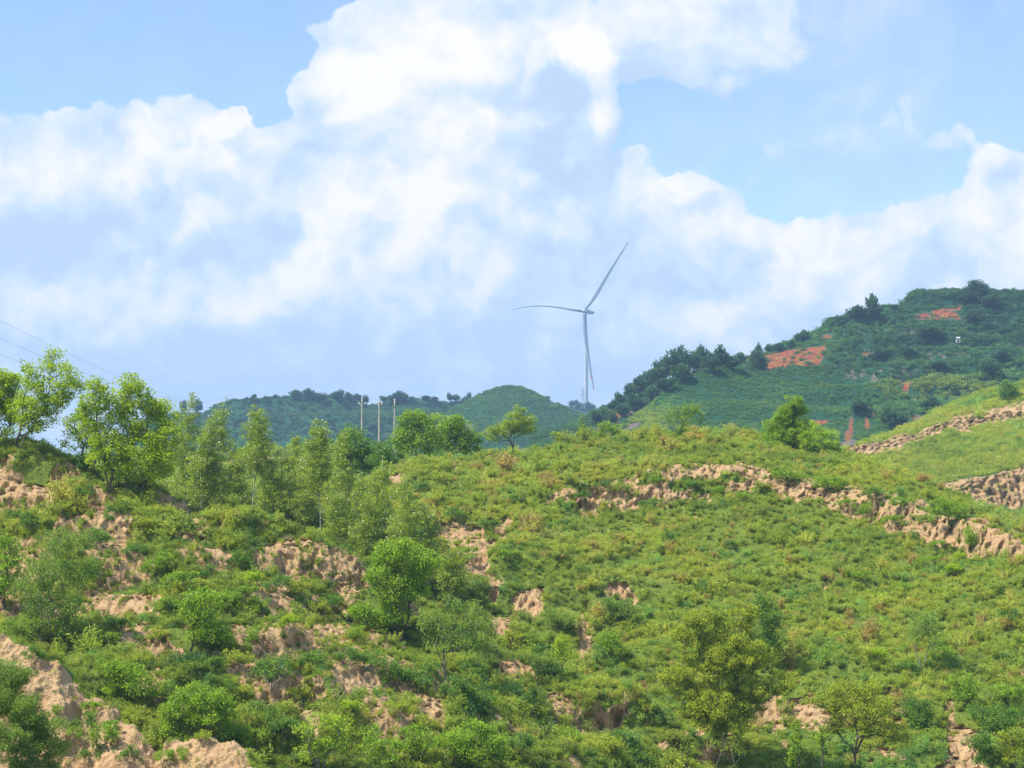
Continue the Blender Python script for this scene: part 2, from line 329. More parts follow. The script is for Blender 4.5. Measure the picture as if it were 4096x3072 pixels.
# ---- generic displacement
def rough_up(p, amps, seed=0, carve=None, cliff=None):
    n = normals(p); base = p.copy()
    for sc, a, k in amps: p = p + n * (fbm(base, sc, k, seed + int(sc * 7)) * a)[..., None]
    if cliff is not None:
        gl = 1 - np.abs(fbm(base, (1.1, 1.1, 6.0), 4, seed + 50, 0.6)) * 2.4
        gl2 = fbm(base, (0.4, 0.4, 1.1), 3, seed + 60)
        p = p + np.array([0, -1, 0.1]) * (cliff * (gl * 0.66 + gl2 * 0.38 + 0.25 * np.abs(fbm(base, (.22, .22, .35), 2, seed + 66)) - 0.2))[..., None]
    return p
def terrace(p, h, mask, sharp, seed):
    w = fbm(p * np.array([1, 1, 0]), 130, 3, seed) * h * 1.3; z = p[..., 2] + w + 0.10 * p[..., 0] * 0
    k = np.floor(z / h); f = z / h - k; st = sstep(f, 0.5 - sharp, 0.5 + sharp)
    nz = (k + st) * h - w; steep = (st > 0.08) & (st < 0.92)
    q = p.copy(); q[..., 2] = p[..., 2] * (1 - mask) + nz * mask; return q, steep * mask
# ================= hillside B: the broad grass slope at centre and right, with its cliff band
crestB = [(-60, 490, 165), (100, 492, 165), (200, 498, 165), (300, 499, 168), (345, 487, 176), (370, 473, 180), (393, 463, 182), (417, 452, 184), (463, 446.5, 186), (509, 446, 186), (556, 439, 188), (625, 436, 190), (657, 430, 194), (734, 428, 195), (790, 435, 193), (833, 449, 188), (880, 460, 180), (926, 483, 172), (963, 500, 166), (1000, 524, 158), (1018, 541, 152), (1035, 564, 148), (1084, 590, 144)]
topB = [(-60, 512, 158), (300, 510, 158), (360, 500, 164), (450, 495, 166), (537, 482, 166), (602, 472, 166.6), (694, 468, 167.2), (764, 472, 167), (824, 486, 165), (880, 500, 160.8), (926, 514, 156), (972, 523, 151.5), (1014, 538, 147), (1030, 562, 145.6), (1084, 592, 142)]
footB = [(-60, 520, 156), (300, 530, 155), (360, 520, 156), (450, 515, 160), (537, 502, 162), (569, 508, 163), (634, 509, 164), (694, 498, 165), (759, 498, 165), (824, 506, 163), (866, 523, 160), (926, 545, 154), (972, 554, 150), (1018, 566, 145), (1084, 596, 140)]
midB = [(-60, 560, 150), (250, 560, 148), (361, 590, 140), (430, 600, 138), (500, 620, 135), (560, 640, 130), (680, 650, 130), (800, 665, 129), (900, 680, 126), (1084, 700, 122)]
botB = [(-60, 640, 138), (300, 640, 135), (430, 700, 122), (600, 790, 108), (760, 800, 110), (1084, 810, 108)]
usN = ucols(-60, 1084, 1.25)
rows = [off(botB, 60, -8), botB, midB, footB, topB, crestB, off(crestB, 14, 7), off(crestB, 60, 22), off(crestB, 140, 45)]
pB = layer(rows, usN, [10, 110, 120, 24, 50, 14, 10, 6], 6, 1.3)
uB, vB = proj(pB)
cb = warped(cliffB, pB, 9, 1.3, 101); bb_ = warped(bareB, pB, 9, 1.6, 102)
brk = fbm(pB, (2.4, 2.4, 1.2), 4, 5)
cb2 = cb * sstep(brk + 0.25 * sstep(uB, 640, 860), -0.42, -0.08)
mB = np.clip(sstep(vB, 520, 600) * sstep(uB, 720, 560) + 0.25 * sstep(vB, 510, 560), 0, 1) * 0.75
pB, stB = terrace(pB, 2.6, mB, 0.22, 15)
pB = rough_up(pB, [(30, 1.0, 2), (9, 0.9, 3), (2.5, 0.38, 4), (0.7, 0.16, 3), (0.3, .06, 2)], 1)
dpt = sstep(bb_, 0.25, 0.75)[..., None] * np.array([0.0, 0.9, -0.1]); pB = pB + dpt
pB = rough_up(pB, [], 2, cliff=np.maximum(cb, sstep(bb_, 0.3, 0.8) * 0.8))
bareBv = np.clip(np.maximum(cb2 * 0.95, bb_) + 0.08 * fbm(pB, 7, 3, 9) + 0.02 + 0.55 * stB * sstep(fbm(pB, 5, 3, 91), 0.05, 0.3), 0, 1)
grid_obj('hillside', pB, M_near, 'broad grassy loess hillside with an eroded bare cliff band below its crest', bareBv)
# ================= ridge A: the scrubby loess ridge in the left foreground, falling to the lower right
crestA = [(-60, 438, 128), (0, 443, 128), (46, 446, 127), (79, 462, 126), (111, 484, 125), (153, 500, 124), (199, 511, 123), (231, 518, 123), (278, 538, 122), (324, 553, 121), (361, 569, 120), (417, 610, 118), (463, 639, 116.5), (518, 654, 116), (579, 680, 115.5), (648, 708, 115), (722, 736, 115), (787, 764, 115), (850, 805, 115), (1084, 870, 115)]
a3 = [(-60, 520, 120), (100, 545, 118), (200, 558, 118), (300, 595, 117.5), (417, 648, 115), (518, 692, 113), (650, 740, 112.5), (787, 790, 113), (1084, 880, 114)]
a2 = [(-60, 600, 112), (200, 615, 108), (361, 655, 109), (463, 695, 109), (600, 740, 109), (787, 810, 111), (1084, 890, 112)]
a1 = [(-60, 700, 100), (200, 705, 98), (400, 735, 100), (600, 775, 103), (800, 840, 106), (1084, 900, 110)]
a0 = [(-60, 830, 88), (400, 850, 88), (800, 880, 98), (1084, 920, 106)]
pA = layer([off(a0, 120, -6), a0, a1, a2, a3, crestA, off(crestA, 9, 4.5), off(crestA, 45, 10), off(crestA, 150, 18)], usN, [10, 100, 80, 60, 80, 10, 12, 10], 6, 3)
uA, vA = proj(pA)
ba = warped(bareA, pA, 16, 1.8, 103)
pA, stA = terrace(pA, 2.1, 0.62 * sstep(vA, 430, 480), 0.24, 16)
pA = rough_up(pA, [(24, 0.9, 2), (8, 1.2, 3), (2.5, 0.5, 4), (0.7, 0.22, 3), (0.3, 0.08, 2)], 11)
pA = pA + sstep(ba, 0.25, 0.75)[..., None] * np.array([0.0, 0.55, -0.05])
pA = rough_up(pA, [], 12, cliff=sstep(ba, 0.2, 0.8) * 0.7)
bareAv = np.clip(ba * 1.1 + 0.50 * fbm(pA, (2.6, 2.6, 6), 4, 19) + 0.08 + 0.28 * stA, 0, 1)
grid_obj('ridge', pA, M_near, 'scrubby loess ridge in the left foreground with many bare soil scars', bareAv)
# ================= mounds G at the bottom left
crestG = [(-60, 606, 84), (0, 634, 83), (28, 646, 82.5), (60, 660, 82), (72, 680, 82), (86, 696, 82), (111, 698, 81), (134, 724, 80), (148, 750, 79.5), (160, 754, 79.5), (176, 741, 79), (204, 738, 78.5), (236, 744, 78), (259, 770, 77), (300, 840, 76), (400, 900, 75)]
g1 = [(u, max(v + 45, 700 + v * 0.02), d - 2.2) for u, v, d in crestG]
g0 = [(u, max(v + 120, 840), d - 6) for u, v, d in crestG]
usG = ucols(-60, 420, 1.25, 300)
pG = layer([off(g0, 100, -3), g0, g1, crestG, off(crestG, 14, 1.6), off(crestG, 60, 3.5), off(crestG, 200, 8)], usG, [6, 80, 60, 12, 12, 8], 3.5, 2)
uG, vG = proj(pG)
pG = rough_up(pG, [(9, 0.5, 3), (2.5, 0.30, 4), (0.7, 0.26, 4), (0.25, 0.10, 3)], 21)
pG = rough_up(pG, [], 22, cliff=np.full(uG.shape, 0.22))
bg_ = warped(bareG, pG, 8, 1.0, 104)
bareGv = np.clip(bg_ * 0.95 - 0.45 * sstep(fbm(pG, 2.2, 3, 29), 0.25, 0.6), 0, 1)
grid_obj('mound', pG, M_near, 'steep cracked bare loess mound at the bottom left corner', bareGv)
# ================= terrace M behind the poplars
crestM = [(-60, 480, 270), (60, 476, 270), (110, 466, 270), (135, 458, 270), (200, 453, 275), (300, 451, 280), (380, 455, 285), (480, 452, 290), (560, 452, 290), (700, 448, 300), (780, 453, 300), (830, 478, 296), (890, 550, 290), (1084, 600, 280)]
usM = ucols(-60, 1084, 2.5)
pM = layer([off(crestM, 160, -90), off(crestM, 40, -45), off(crestM, 12, -14), off(crestM, 5, -11), crestM, off(crestM, 25, 30), off(crestM, 90, 90)], usM, [20, 20, 8, 6, 12, 12], 4, 1)
uM, vM = proj(pM)
bm = Z(); poly(bm, [(180, 458), (300, 456), (300, 461), (180, 463)], 2, 0.9)
pM = rough_up(pM, [(25, 1.0, 3), (5, .5, 3)], 31)
grid_obj('terrace', pM, M_mid, 'narrow green field terrace with a strip of bare soil behind the poplars', np.clip(samp(bm, uM, vM) * 0.85, 0, 1))
# ================= slope C: the bright slope rising at the right edge
crestC = [(600, 540, 330), (700, 505, 330), (780, 472, 334), (841, 448, 340), (868, 440, 345), (895, 432, 350), (926, 417, 360), (955, 407, 365), (993, 392, 375), (1024, 384, 380), (1084, 365, 390)]
c1t = [(600, 550, 322), (700, 508, 322), (841, 450, 334), (859, 446, 334), (895, 438.5, 337), (926, 428, 340), (951, 420, 344), (964, 417, 346), (978, 412, 347), (1008, 409, 349), (1024, 405, 350), (1084, 395, 352)]
c1f = [(600, 553, 321), (700, 511, 321), (841, 454, 332), (859, 452, 332.4), (895, 446, 335), (926, 434, 338), (951, 426, 342), (964, 427, 343.5), (978, 422, 344.6), (1008, 417, 346.5), (1024, 420, 346.5), (1084, 412, 348)]
c2t = [(600, 600, 290), (700, 560, 290), (850, 500, 300), (900, 490, 302), (947, 486, 300), (985, 473, 303), (1024, 463, 306), (1084, 450, 310)]
c2f = [(600, 604, 289), (700, 564, 289), (850, 505, 298), (900, 496, 300), (947, 494, 298), (985, 500, 298.5), (1024, 507, 300), (1084, 500, 303)]
c0 = [(600, 680, 240), (850, 620, 250), (1084, 600, 240)]
usC = ucols(640, 1100, 1.6, 420)
pC = layer([c0, c2f, c2t, c1f, c1t, crestC, off(crestC, 15, 15), off(crestC, 90, 60)], usC, [70, 24, 60, 12, 24, 10, 10], 4, 1.0)
uC, vC = proj(pC); bc = warped(bareC, pC, 4, 3.0, 105)
pC = rough_up(pC, [(40, 1.4, 3), (10, 0.8, 3), (2.5, 0.3, 3)], 41)
pC = rough_up(pC, [], 42, cliff=bc * 1.8)
bareCv = np.clip(bc * sstep(fbm(pC, 5, 3, 49), -0.75, -0.3) * 1.1 + 0.03, 0, 1)
grid_obj('slope', pC, M_mid, 'bright green slope rising to the right edge with two eroded bare bands', bareCv)
# ================= hill D: the tall terraced hill at the right
skyD = [(470, 470, 620), (540, 438, 640), (580, 421, 660), (609, 406, 680), (632, 399, 690), (654, 389, 700), (677, 375, 710), (710, 367, 715), (745, 361, 720), (767, 350, 725), (790, 344, 730), (817, 331, 740), (836, 321, 750), (853, 312.5, 758), (884, 311.5, 762), (888, 308, 768), (914, 296, 776), (955, 290.5, 782), (991, 289.5, 786), (1024, 293, 786), (1084, 300, 780)]
plat = [(470, 474, 612), (540, 441, 632), (609, 409, 672), (677, 377, 705), (767, 352, 720), (817, 333, 734), (853, 314.5, 750), (900, 312.5, 752), (960, 313.5, 752), (1024, 313, 752), (1084, 316, 748)]
d3 = [(470, 480, 600), (540, 446, 620), (609, 420, 650), (632, 416, 655), (677, 384, 690), (745, 368, 692), (767, 361, 690), (800, 357, 690), (853, 343, 708), (914, 334, 716), (1024, 334, 712), (1084, 337, 706)]
dback = [(470, 482, 590), (540, 452, 600), (600, 440, 608), (632, 436, 612), (650, 414, 632), (677, 392, 652), (715, 377, 664), (753, 376, 666), (800, 377, 660), (840, 376, 662), (887, 368, 664), (1024, 364, 664), (1084, 366, 660)]
spur = [(470, 480, 560), (540, 446, 560), (600, 436, 562), (632, 429, 570), (650, 406, 592), (677, 385, 612), (715, 372.5, 628), (753, 376, 638), (800, 378, 642), (840, 378, 645), (887, 371, 650), (1024, 368, 652), (1084, 370, 648)]
d1 = [(470, 490, 520), (632, 452, 530), (700, 445, 536), (800, 440, 536), (870, 436, 545), (940, 425, 560), (1084, 415, 570)]
usD = ucols(530, 1084, 1.5, 420)
pD = layer([[(470, 620, 420), (1084, 600, 430)], [(470, 500, 490), (1084, 470, 500)], d1, spur, dback, d3, plat, skyD, off(skyD, 10, 18), off(skyD, 80, 80)], usD, [8, 24, 60, 14, 50, 50, 30, 10, 8], 5, 1.2)
pD = rough_up(pD, [(70, 1.8, 3), (20, 1.2, 3)], 51)
uD, vD = proj(pD)
tm = sstep(uD, 770, 850) * sstep(vD, 430, 400) * (1 - np.exp(-((uD - 800) / 38) ** 2 - ((vD - 358) / 22) ** 2)) * (1 - 0.8 * np.exp(-((uD - 935) / 34) ** 2 - ((vD - 314) / 9) ** 2))
pD, stD = terrace(pD, 8.0, tm, 0.16, 3)
pD = rough_up(pD, [(5, 0.6, 3)], 53)
lowD = sstep(uD, 800, 830) * sstep(vD, 408, 420) * 0.7
leftD = sstep(uD, 650, 630) * sstep(fbm(pD, (12, 12, 12), 3, 77), -0.05, 0.3) * 0.9
bareDv = np.clip(stD * sstep(fbm(pD, (40, 40, 12), 3, 57), 0.0, 0.25) * 0.45 + lowD * sstep(fbm(pD, 15, 3, 58), 0.1, 0.3) + leftD, 0, 1)
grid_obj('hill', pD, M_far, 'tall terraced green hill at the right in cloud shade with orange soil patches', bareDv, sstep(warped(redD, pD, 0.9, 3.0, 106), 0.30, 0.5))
# ================= far hills E1, E2 and F
skyE = [(-60, 500, 1150), (60, 470, 1150), (110, 440, 1150), (140, 424, 1160), (170, 413, 1180), (203, 408, 1200), (229, 406.5, 1200), (250, 402.5, 1200), (272, 399.5, 1200), (304, 399, 1200), (331, 398, 1200), (351, 399.5, 1200), (373, 403, 1200), (405, 401, 1220), (475, 399, 1240), (520, 404, 1250), (580, 420, 1250), (700, 440, 1250)]
usE = ucols(-60, 700, 2.0, 300)
pE = layer([off(skyE, 170, -330), off(skyE, 60, -150), off(skyE, 30, -90), off(skyE, 12, -40), skyE, off(skyE, 8, 40), off(skyE, 60, 160)], usE, [24, 24, 24, 18, 10, 8], 4, 2)
pE = rough_up(pE, [(120, 8, 3), (35, 3.0, 3), (9, 1.0, 2)], 61)
pE, stE = terrace(pE, 13.0, np.ones(pE.shape[:2]) * 0.8, 0.2, 5)
grid_obj('far_hill', pE, M_far, 'far blue green ridge with small trees along its skyline', np.clip(stE * sstep(fbm(pE, (70, 70, 25), 3, 67), 0.05, 0.3) * 0.45, 0, 1))
skyE2 = [(330, 470, 1000), (400, 440, 1010), (450, 410, 1030), (475, 397.5, 1050), (488, 390.5, 1060), (499, 386.5, 1065), (509, 385, 1070), (520, 386, 1070), (532, 390.5, 1070), (545, 398, 1075), (559, 403.5, 1080), (575, 409, 1085), (600, 421, 1090), (650, 440, 1090), (760, 480, 1090)]
usF = ucols(320, 760, 2.0, 200)
pE2 = layer([off(skyE2, 170, -300), off(skyE2, 60, -160), off(skyE2, 22, -60), skyE2, off(skyE2, 8, 30), off(skyE2, 90, 120)], usF, [24, 30, 30, 12, 8], 4, 2)
pE2 = rough_up(pE2, [(60, 1.2, 2), (12, .3, 2)], 71)
u2, v2 = proj(pE2)
bE2 = sstep(np.abs(v2 - 425 - 3 * np.sin(u2 / 14)), 8, 4) * sstep(fbm(pE2, (25, 25, 10), 3, 73), -0.15, 0.15) * sstep(u2, 480, 465) * 0.9 + sstep(np.abs(v2 - 400 - (u2 - 505) * 0.05), 2.2, 1) * 0.5 * sstep(u2, 520, 540)
grid_obj('rounded_hill', pE2, M_far, 'smooth rounded green knoll left of the wind turbine', np.clip(bE2, 0, 1))
skyF = [(400, 430, 1700), (520, 416, 1700), (560, 408, 1720), (575, 406.5, 1740), (590, 407, 1740), (604, 411, 1740), (650, 420, 1740), (760, 440, 1740)]
pF = layer([off(skyF, 120, -260), off(skyF, 30, -120), skyF, off(skyF, 5, 100), off(skyF, 50, 250)], ucols(400, 760, 4, 200), [12, 16, 10, 8], 3, 1)
pF = rough_up(pF, [(60, 3, 3)], 81)
grid_obj('distant_ridge', pF, M_far, 'distant low ridge the wind turbine stands on', np.zeros(pF.shape[:2]))
# ================= ground sheet to the horizon
xs = np.linspace(-2600, 2600, 90); ys = np.linspace(-400, 3600, 80)
X, Y = np.meshgrid(xs, ys); Zg = -75 + 12 * fbm(np.stack([X, Y, X * 0], -1), 400, 4, 91)
pGr = np.stack([X, Y, Zg], -1)
grid_obj('ground', pGr, M_far, 'valley floor under the hills', np.zeros(X.shape)); del LAY['ground']
# ---------------------------------------------------------------- foliage materials
def leaf_mat(name, stops, kind='GEOMETRY', trans=0.46, rough=0.5, spec=0.25, inst=False):
    m, g, o = material(name)
    t = g.attr('tint', 'GEOMETRY')
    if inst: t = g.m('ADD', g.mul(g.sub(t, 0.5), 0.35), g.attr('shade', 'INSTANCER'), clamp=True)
    c = g.ramp(t, stops)
    if inst:
        hue = g.attr('hue', 'INSTANCER')
        c = g.mix(g.ss(hue, 0.55, 0.80), c, g.ramp(t, [(0, (0.014, 0.050, 0.022)), (0.3, (0.045, 0.120, 0.040)), (0.6, (0.105, 0.210, 0.050)), (1, (0.17, 0.29, 0.070))]))
        c = g.mix(g.ss(hue, 0.40, 0.12), c, g.ramp(t, [(0, (0.080, 0.095, 0.020)), (0.5, (0.180, 0.215, 0.034)), (1, (0.30, 0.30, 0.06))]))
    nrm = g.vm('NORMALIZE', g.vm('ADD', g.n.new('ShaderNodeNewGeometry').outputs['Normal'], (-0.10, -0.10, 0.85)))
    c = g.vm('MULTIPLY', c, (2.12, 2.0, 1.30))
    p = g.n.new('ShaderNodeBsdfPrincipled'); g.l.new(c, p.inputs['Base Color']); g.l.new(nrm, p.inputs['Normal']); p.inputs['Roughness'].default_value = rough
    p.inputs['Specular IOR Level'].default_value = spec
    tr = g.n.new('ShaderNodeBsdfTranslucent'); g.l.new(g.mix(0.5, c, (0.35, 0.55, 0.04), 'MULTIPLY') if False else c, tr.inputs['Color'])
    mx = g.n.new('ShaderNodeMixShader'); mx.inputs[0].default_value = trans
    g.l.new(p.outputs[0], mx.inputs[1]); g.l.new(tr.outputs[0], mx.inputs[2]); g.l.new(mx.outputs[0], o.inputs[0]); return m
L_cover = leaf_mat('ground_leaves', [(0.0, (0.050, 0.075, 0.018)), (0.22, (0.090, 0.140, 0.022)), (0.45, (0.145, 0.205, 0.028)), (0.68, (0.200, 0.260, 0.034)), (0.86, (0.270, 0.300, 0.045)), (1.0, (0.22, 0.16, 0.07))], inst=True)
L_yellow = leaf_mat('yellow_green_leaves', [(0, (0.120, 0.195, 0.010)), (0.5, (0.205, 0.300, 0.012)), (1, (0.320, 0.390, 0.020))], trans=0.5)  # yellow green leaf colour of the broadleaf trees
L_poplar = leaf_mat('poplar_leaves', [(0, (0.095, 0.150, 0.012)), (0.6, (0.175, 0.250, 0.016)), (1, (0.34, 0.40, 0.07))], rough=0.35, spec=0.5)
L_dark = leaf_mat('dark_leaves', [(0, (0.040, 0.095, 0.016)), (0.6, (0.085, 0.170, 0.024)), (1, (0.15, 0.25, 0.035))])
L_green = leaf_mat('green_leaves', [(0, (0.080, 0.150, 0.012)), (0.6, (0.150, 0.250, 0.016)), (1, (0.25, 0.36, 0.03))])
L_olive = leaf_mat('olive_leaves', [(0, (0.090, 0.135, 0.014)), (0.5, (0.180, 0.235, 0.020)), (0.88, (0.31, 0.33, 0.030)), (1, (0.34, 0.25, 0.05))], trans=0.46)
L_blue = leaf_mat('feathery_leaves', [(0, (0.070, 0.130, 0.026)), (0.6, (0.130, 0.210, 0.036)), (1, (0.20, 0.29, 0.05))])
L_lime = leaf_mat('lime_leaves', [(0, (0.11, 0.20, 0.014)), (0.6, (0.20, 0.31, 0.02)), (1, (0.36, 0.42, 0.035))], trans=0.4)
L_rust = leaf_mat('rusty_leaves', [(0, (0.16, 0.15, 0.03)), (0.5, (0.36, 0.17, 0.06)), (1, (0.48, 0.24, 0.09))])
L_far = leaf_mat('distant_leaves', [(0, (0.014, 0.042, 0.018)), (0.6, (0.026, 0.072, 0.024)), (1, (0.045, 0.105, 0.028))])  # distant foliage darkened in colour to stand in for cloud shade
def bark_mat(name, col, col2):
    m, g, o = material(name); tc = g.n.new('ShaderNodeTexCoord').outputs['Object']
    st = g.vm('MULTIPLY', tc, (1, 1, 0.3)); n = g.noise(st, 12, 5, 0.65)
    c = g.mix(g.ss(n, 0.35, 0.65), col, col2)
    p = g.n.new('ShaderNodeBsdfPrincipled'); g.l.new(c, p.inputs['Base Color']); p.inputs['Roughness'].default_value = 0.85
    bp = g.n.new('ShaderNodeBump'); bp.inputs['Strength'].default_value = 0.6; bp.inputs['Distance'].default_value = 0.02
    g.l.new(n, bp.inputs['Height']); g.l.new(bp.outputs[0], p.inputs['Normal']); g.l.new(p.outputs[0], o.inputs[0]); return m
B_dark = bark_mat('dark_bark', (0.055, 0.042, 0.030), (0.12, 0.095, 0.07))
B_pale = bark_mat('pale_bark', (0.36, 0.36, 0.28), (0.55, 0.54, 0.44))
B_grey = bark_mat('grey_bark', (0.16, 0.14, 0.11), (0.28, 0.25, 0.20))
# ---------------------------------------------------------------- leaves and branches
def leaves_geo(rng, c, n_out, l, w, up=0.5):
    """kite shaped leaves at centres c, roughly pointing along n_out"""
    N = len(c)
    d = n_out + rng.normal(0, 0.75, (N, 3)); d[:, 2] -= 0.15; d /= np.linalg.norm(d, axis=1, keepdims=True) + 1e-9
    r = rng.normal(0, 1, (N, 3)); r[:, 2] += up * 1.4
    s = np.cross(d, r); s /= np.linalg.norm(s, axis=1, keepdims=True) + 1e-9
    L = (l * rng.uniform(0.6, 1.3, N))[:, None]; Wd = (w * rng.uniform(0.7, 1.2, N))[:, None]
    v = np.stack([c, c + d * L * 0.45 + s * Wd * 0.5, c + d * L, c + d * L * 0.45 - s * Wd * 0.5], 1)
    q = np.arange(N * 4).reshape(N, 4); return v.reshape(-1, 3), q
def tubes(segs, sides=5):
    """segs: list of (p0, p1, r0, r1) -> mesh arrays"""
    V, Q = [], []; k = 0
    a = np.linspace(0, 2 * np.pi, sides, endpoint=False)
    for p0, p1, r0, r1 in segs:
        d = p1 - p0; L = np.linalg.norm(d)
        if L < 1e-6: continue
        d = d / L; t = np.array([1.0, 0, 0]) if abs(d[0]) < 0.8 else np.array([0, 1.0, 0])
        x = np.cross(d, t); x /= np.linalg.norm(x); y = np.cross(d, x)
        ring = np.cos(a)[:, None] * x + np.sin(a)[:, None] * y
        V.append(p0 + ring * r0); V.append(p1 + ring * r1)
        i = np.arange(sides); j = (i + 1) % sides
        Q.append(np.stack([k + i, k + j, k + sides + j, k + sides + i], 1)); k += 2 * sides
    return np.concatenate(V), np.concatenate(Q)
def grow(rng, stems, targets, r_base, r_min=0.008, wig=0.06):
    """branches from the stems to every target; returns tube segments"""
    N = []; par = []
    for s in stems:
        s = [np.array(q, float) for q in s]
        for k, q in enumerate(s):
            N.append(q); par.append(-1 if k == 0 else len(N) - 2)
    roots = len(N)
    leafn = []
    tg = targets[np.argsort(np.linalg.norm(targets - N[0], axis=1))]
    start_ok = [k for k in range(roots) if par[k] != -1]
    plen = [0.0] * roots
    for k in range(roots):
        if par[k] >= 0: plen[k] = plen[par[k]] + np.linalg.norm(N[k] - N[par[k]])
    for c in tg:
        A = np.array(N); dv = c - A; dist = np.linalg.norm(dv, axis=1) + 1e-6
        cost = dist * (1 + 1.8 * np.clip((A[:, 2] - c[2]) / dist + 0.25, 0, 1)) + 0.25 * np.array(plen)
        cost[[k for k in range(roots) if par[k] == -1]] += 1e3
        j = int(np.argmin(cost)); a = N[j]; L = dist[j]; m = max(1, min(4, int(L / 0.5)))
        last = j
        for s in range(1, m + 1):
            t = s / m; q = a + (c - a) * t
            if s < m: q = q + np.array([0, 0, -0.10 * L * math.sin(math.pi * t)]) + rng.normal(0, wig * L, 3) * 0.6
            N.append(q); par.append(last); plen.append(plen[last] + L / m); last = len(N) - 1
        leafn.append(last)
    cnt = np.zeros(len(N))
    for e in leafn:
        k = e
        while k >= 0: cnt[k] += 1; k = par[k]
    tot = max(cnt.max(), 1)
    r = np.maximum(r_min, r_base * (np.maximum(cnt, 0.4) / tot) ** 0.5)
    return [(N[par[k]], N[k], r[par[k]] if par[par[k]] != -1 or True else r[k], r[k]) for k in range(len(N)) if par[k] >= 0 and cnt[k] > 0]
def sample_lobes(rng, lobes, n, bias=0.34):
    """points inside ellipsoid lobes (cx, cy, cz, rx, ry, rz)"""
    lb = np.array(lobes, float); w = lb[:, 3] * lb[:, 4] * lb[:, 5]; w = lb[:, 3] * lb[:, 5]; w = w / w.sum()
    k = rng.choice(len(lb), n, p=w); d = rng.normal(0, 1, (n, 3)); d /= np.linalg.norm(d, axis=1, keepdims=True)
    r = rng.uniform(0, 1, n) ** bias
    return lb[k, :3] + d * r[:, None] * lb[k, 3:], d
def plant_mesh(kind, seed, H, Wd, lobes=None, n_clu=60, per=60, leaf=(0.12, 0.075), clu_r=0.22, trunk=0.10, fork=0.25, stems=1, lean=0.0,
               leafmat=None, bark=None, spread=0.0, up=0.5, sides=5, tint_hi=0.0, stem_to=None, bias=0.34):
    """meshes for one tree or shrub, base at the origin; lobes are in units of width and height"""
    rng = np.random.default_rng(seed)
    if lobes is None:
        lobes = []
        for k in range(9):
            a = rng.uniform(0, 6.28); z = rng.uniform(0.38, 0.84); rr = (0.32 * math.sin(min(1, (1.08 - z) * 1.5) * 1.57))
            lobes.append((math.cos(a) * rr, math.sin(a) * rr, z, rng.uniform(.14, .22), rng.uniform(.14, .22), rng.uniform(.10, .17)))
    lb = np.array([(a * Wd, b * Wd, c * H, d * Wd, e * Wd, f * H) for a, b, c, d, e, f in lobes])
    cc, cd = sample_lobes(rng, lb, n_clu, bias)
    st = []
    for s in range(stems):
        a = rng.uniform(0, 6.28) if stems > 1 else 0; top = fork * H; sp_ = spread * Wd
        tx = lean * Wd + math.cos(a) * sp_; ty = math.sin(a) * sp_
        nseg = 5
        bx, by = math.cos(a) * 0.02 * Wd * (stems > 1), math.sin(a) * 0.02 * Wd * (stems > 1)
        jit = np.cumsum(rng.normal(0, 0.012 * H * fork * 2, (nseg + 1, 2)), 0); jit[0] = 0
        st.append([(bx + tx * (k / nseg) ** 1.3 + jit[k][0], by + ty * (k / nseg) ** 1.3 + jit[k][1], -0.25 if k == 0 else top * k / nseg) for k in range(nseg + 1)])
    seg = grow(rng, st, cc, trunk)
    tv, tq = tubes(seg, sides)
    k = np.repeat(np.arange(n_clu), per); off_ = rng.normal(0, 1, (len(k), 3)); ln = np.linalg.norm(off_, axis=1, keepdims=True)
    off_ = off_ / ln * (rng.uniform(0.1, 1, (len(k), 1)) ** 0.5)
    cr = clu_r * rng.uniform(0.6, 1.35, n_clu)[k][:, None]
    c = cc[k] + off_ * cr * np.array([1.1, 1.1, 0.75])
    outv = off_ * 0.7 + cd[k] * 0.5
    lv, lq = leaves_geo(rng, c, outv, leaf[0], leaf[1], up)
    ct = rng.uniform(0, 1, n_clu)[k]
    ti = np.clip(0.25 + 0.35 * ct + rng.normal(0, 0.18, len(k)) + tint_hi, 0, 1)
    crown = mesh_np(kind + '_crown', lv, lq, leafmat, False, None, {'tint': ti})
    trunk_m = mesh_np(kind + '_trunk', tv, tq, bark, True)
    return trunk_m, crown
def put_plant(name, meshes, loc, label, cat, group=None, rz=0.0, sc=(1, 1, 1), parts=('trunk', 'crown')):
    e = bpy.data.objects.new(name, None); COL.objects.link(e); e.empty_display_size = 0.3
    e.location = loc; e.rotation_euler = (0, 0, rz); e.scale = sc
    tag(e, label, cat, group)
    for pn, me in zip(parts, meshes): link(pn, me, e)
    return e
def find(lay, u, v, back=False):
    """point of the terrain layer seen at pixel (u, v)"""
    L = LAY[lay]; d = (L['u'] - u) ** 2 + (L['v'] - v) ** 2
    near = d < max(9.0, d.min() * 1.5 + 4)
    dist = np.where(near, L['p'][..., 1], -1 if back else 1e9)
    k = np.argmax(dist) if back else np.argmin(dist)
    return L['p'].reshape(-1, 3)[k].copy()
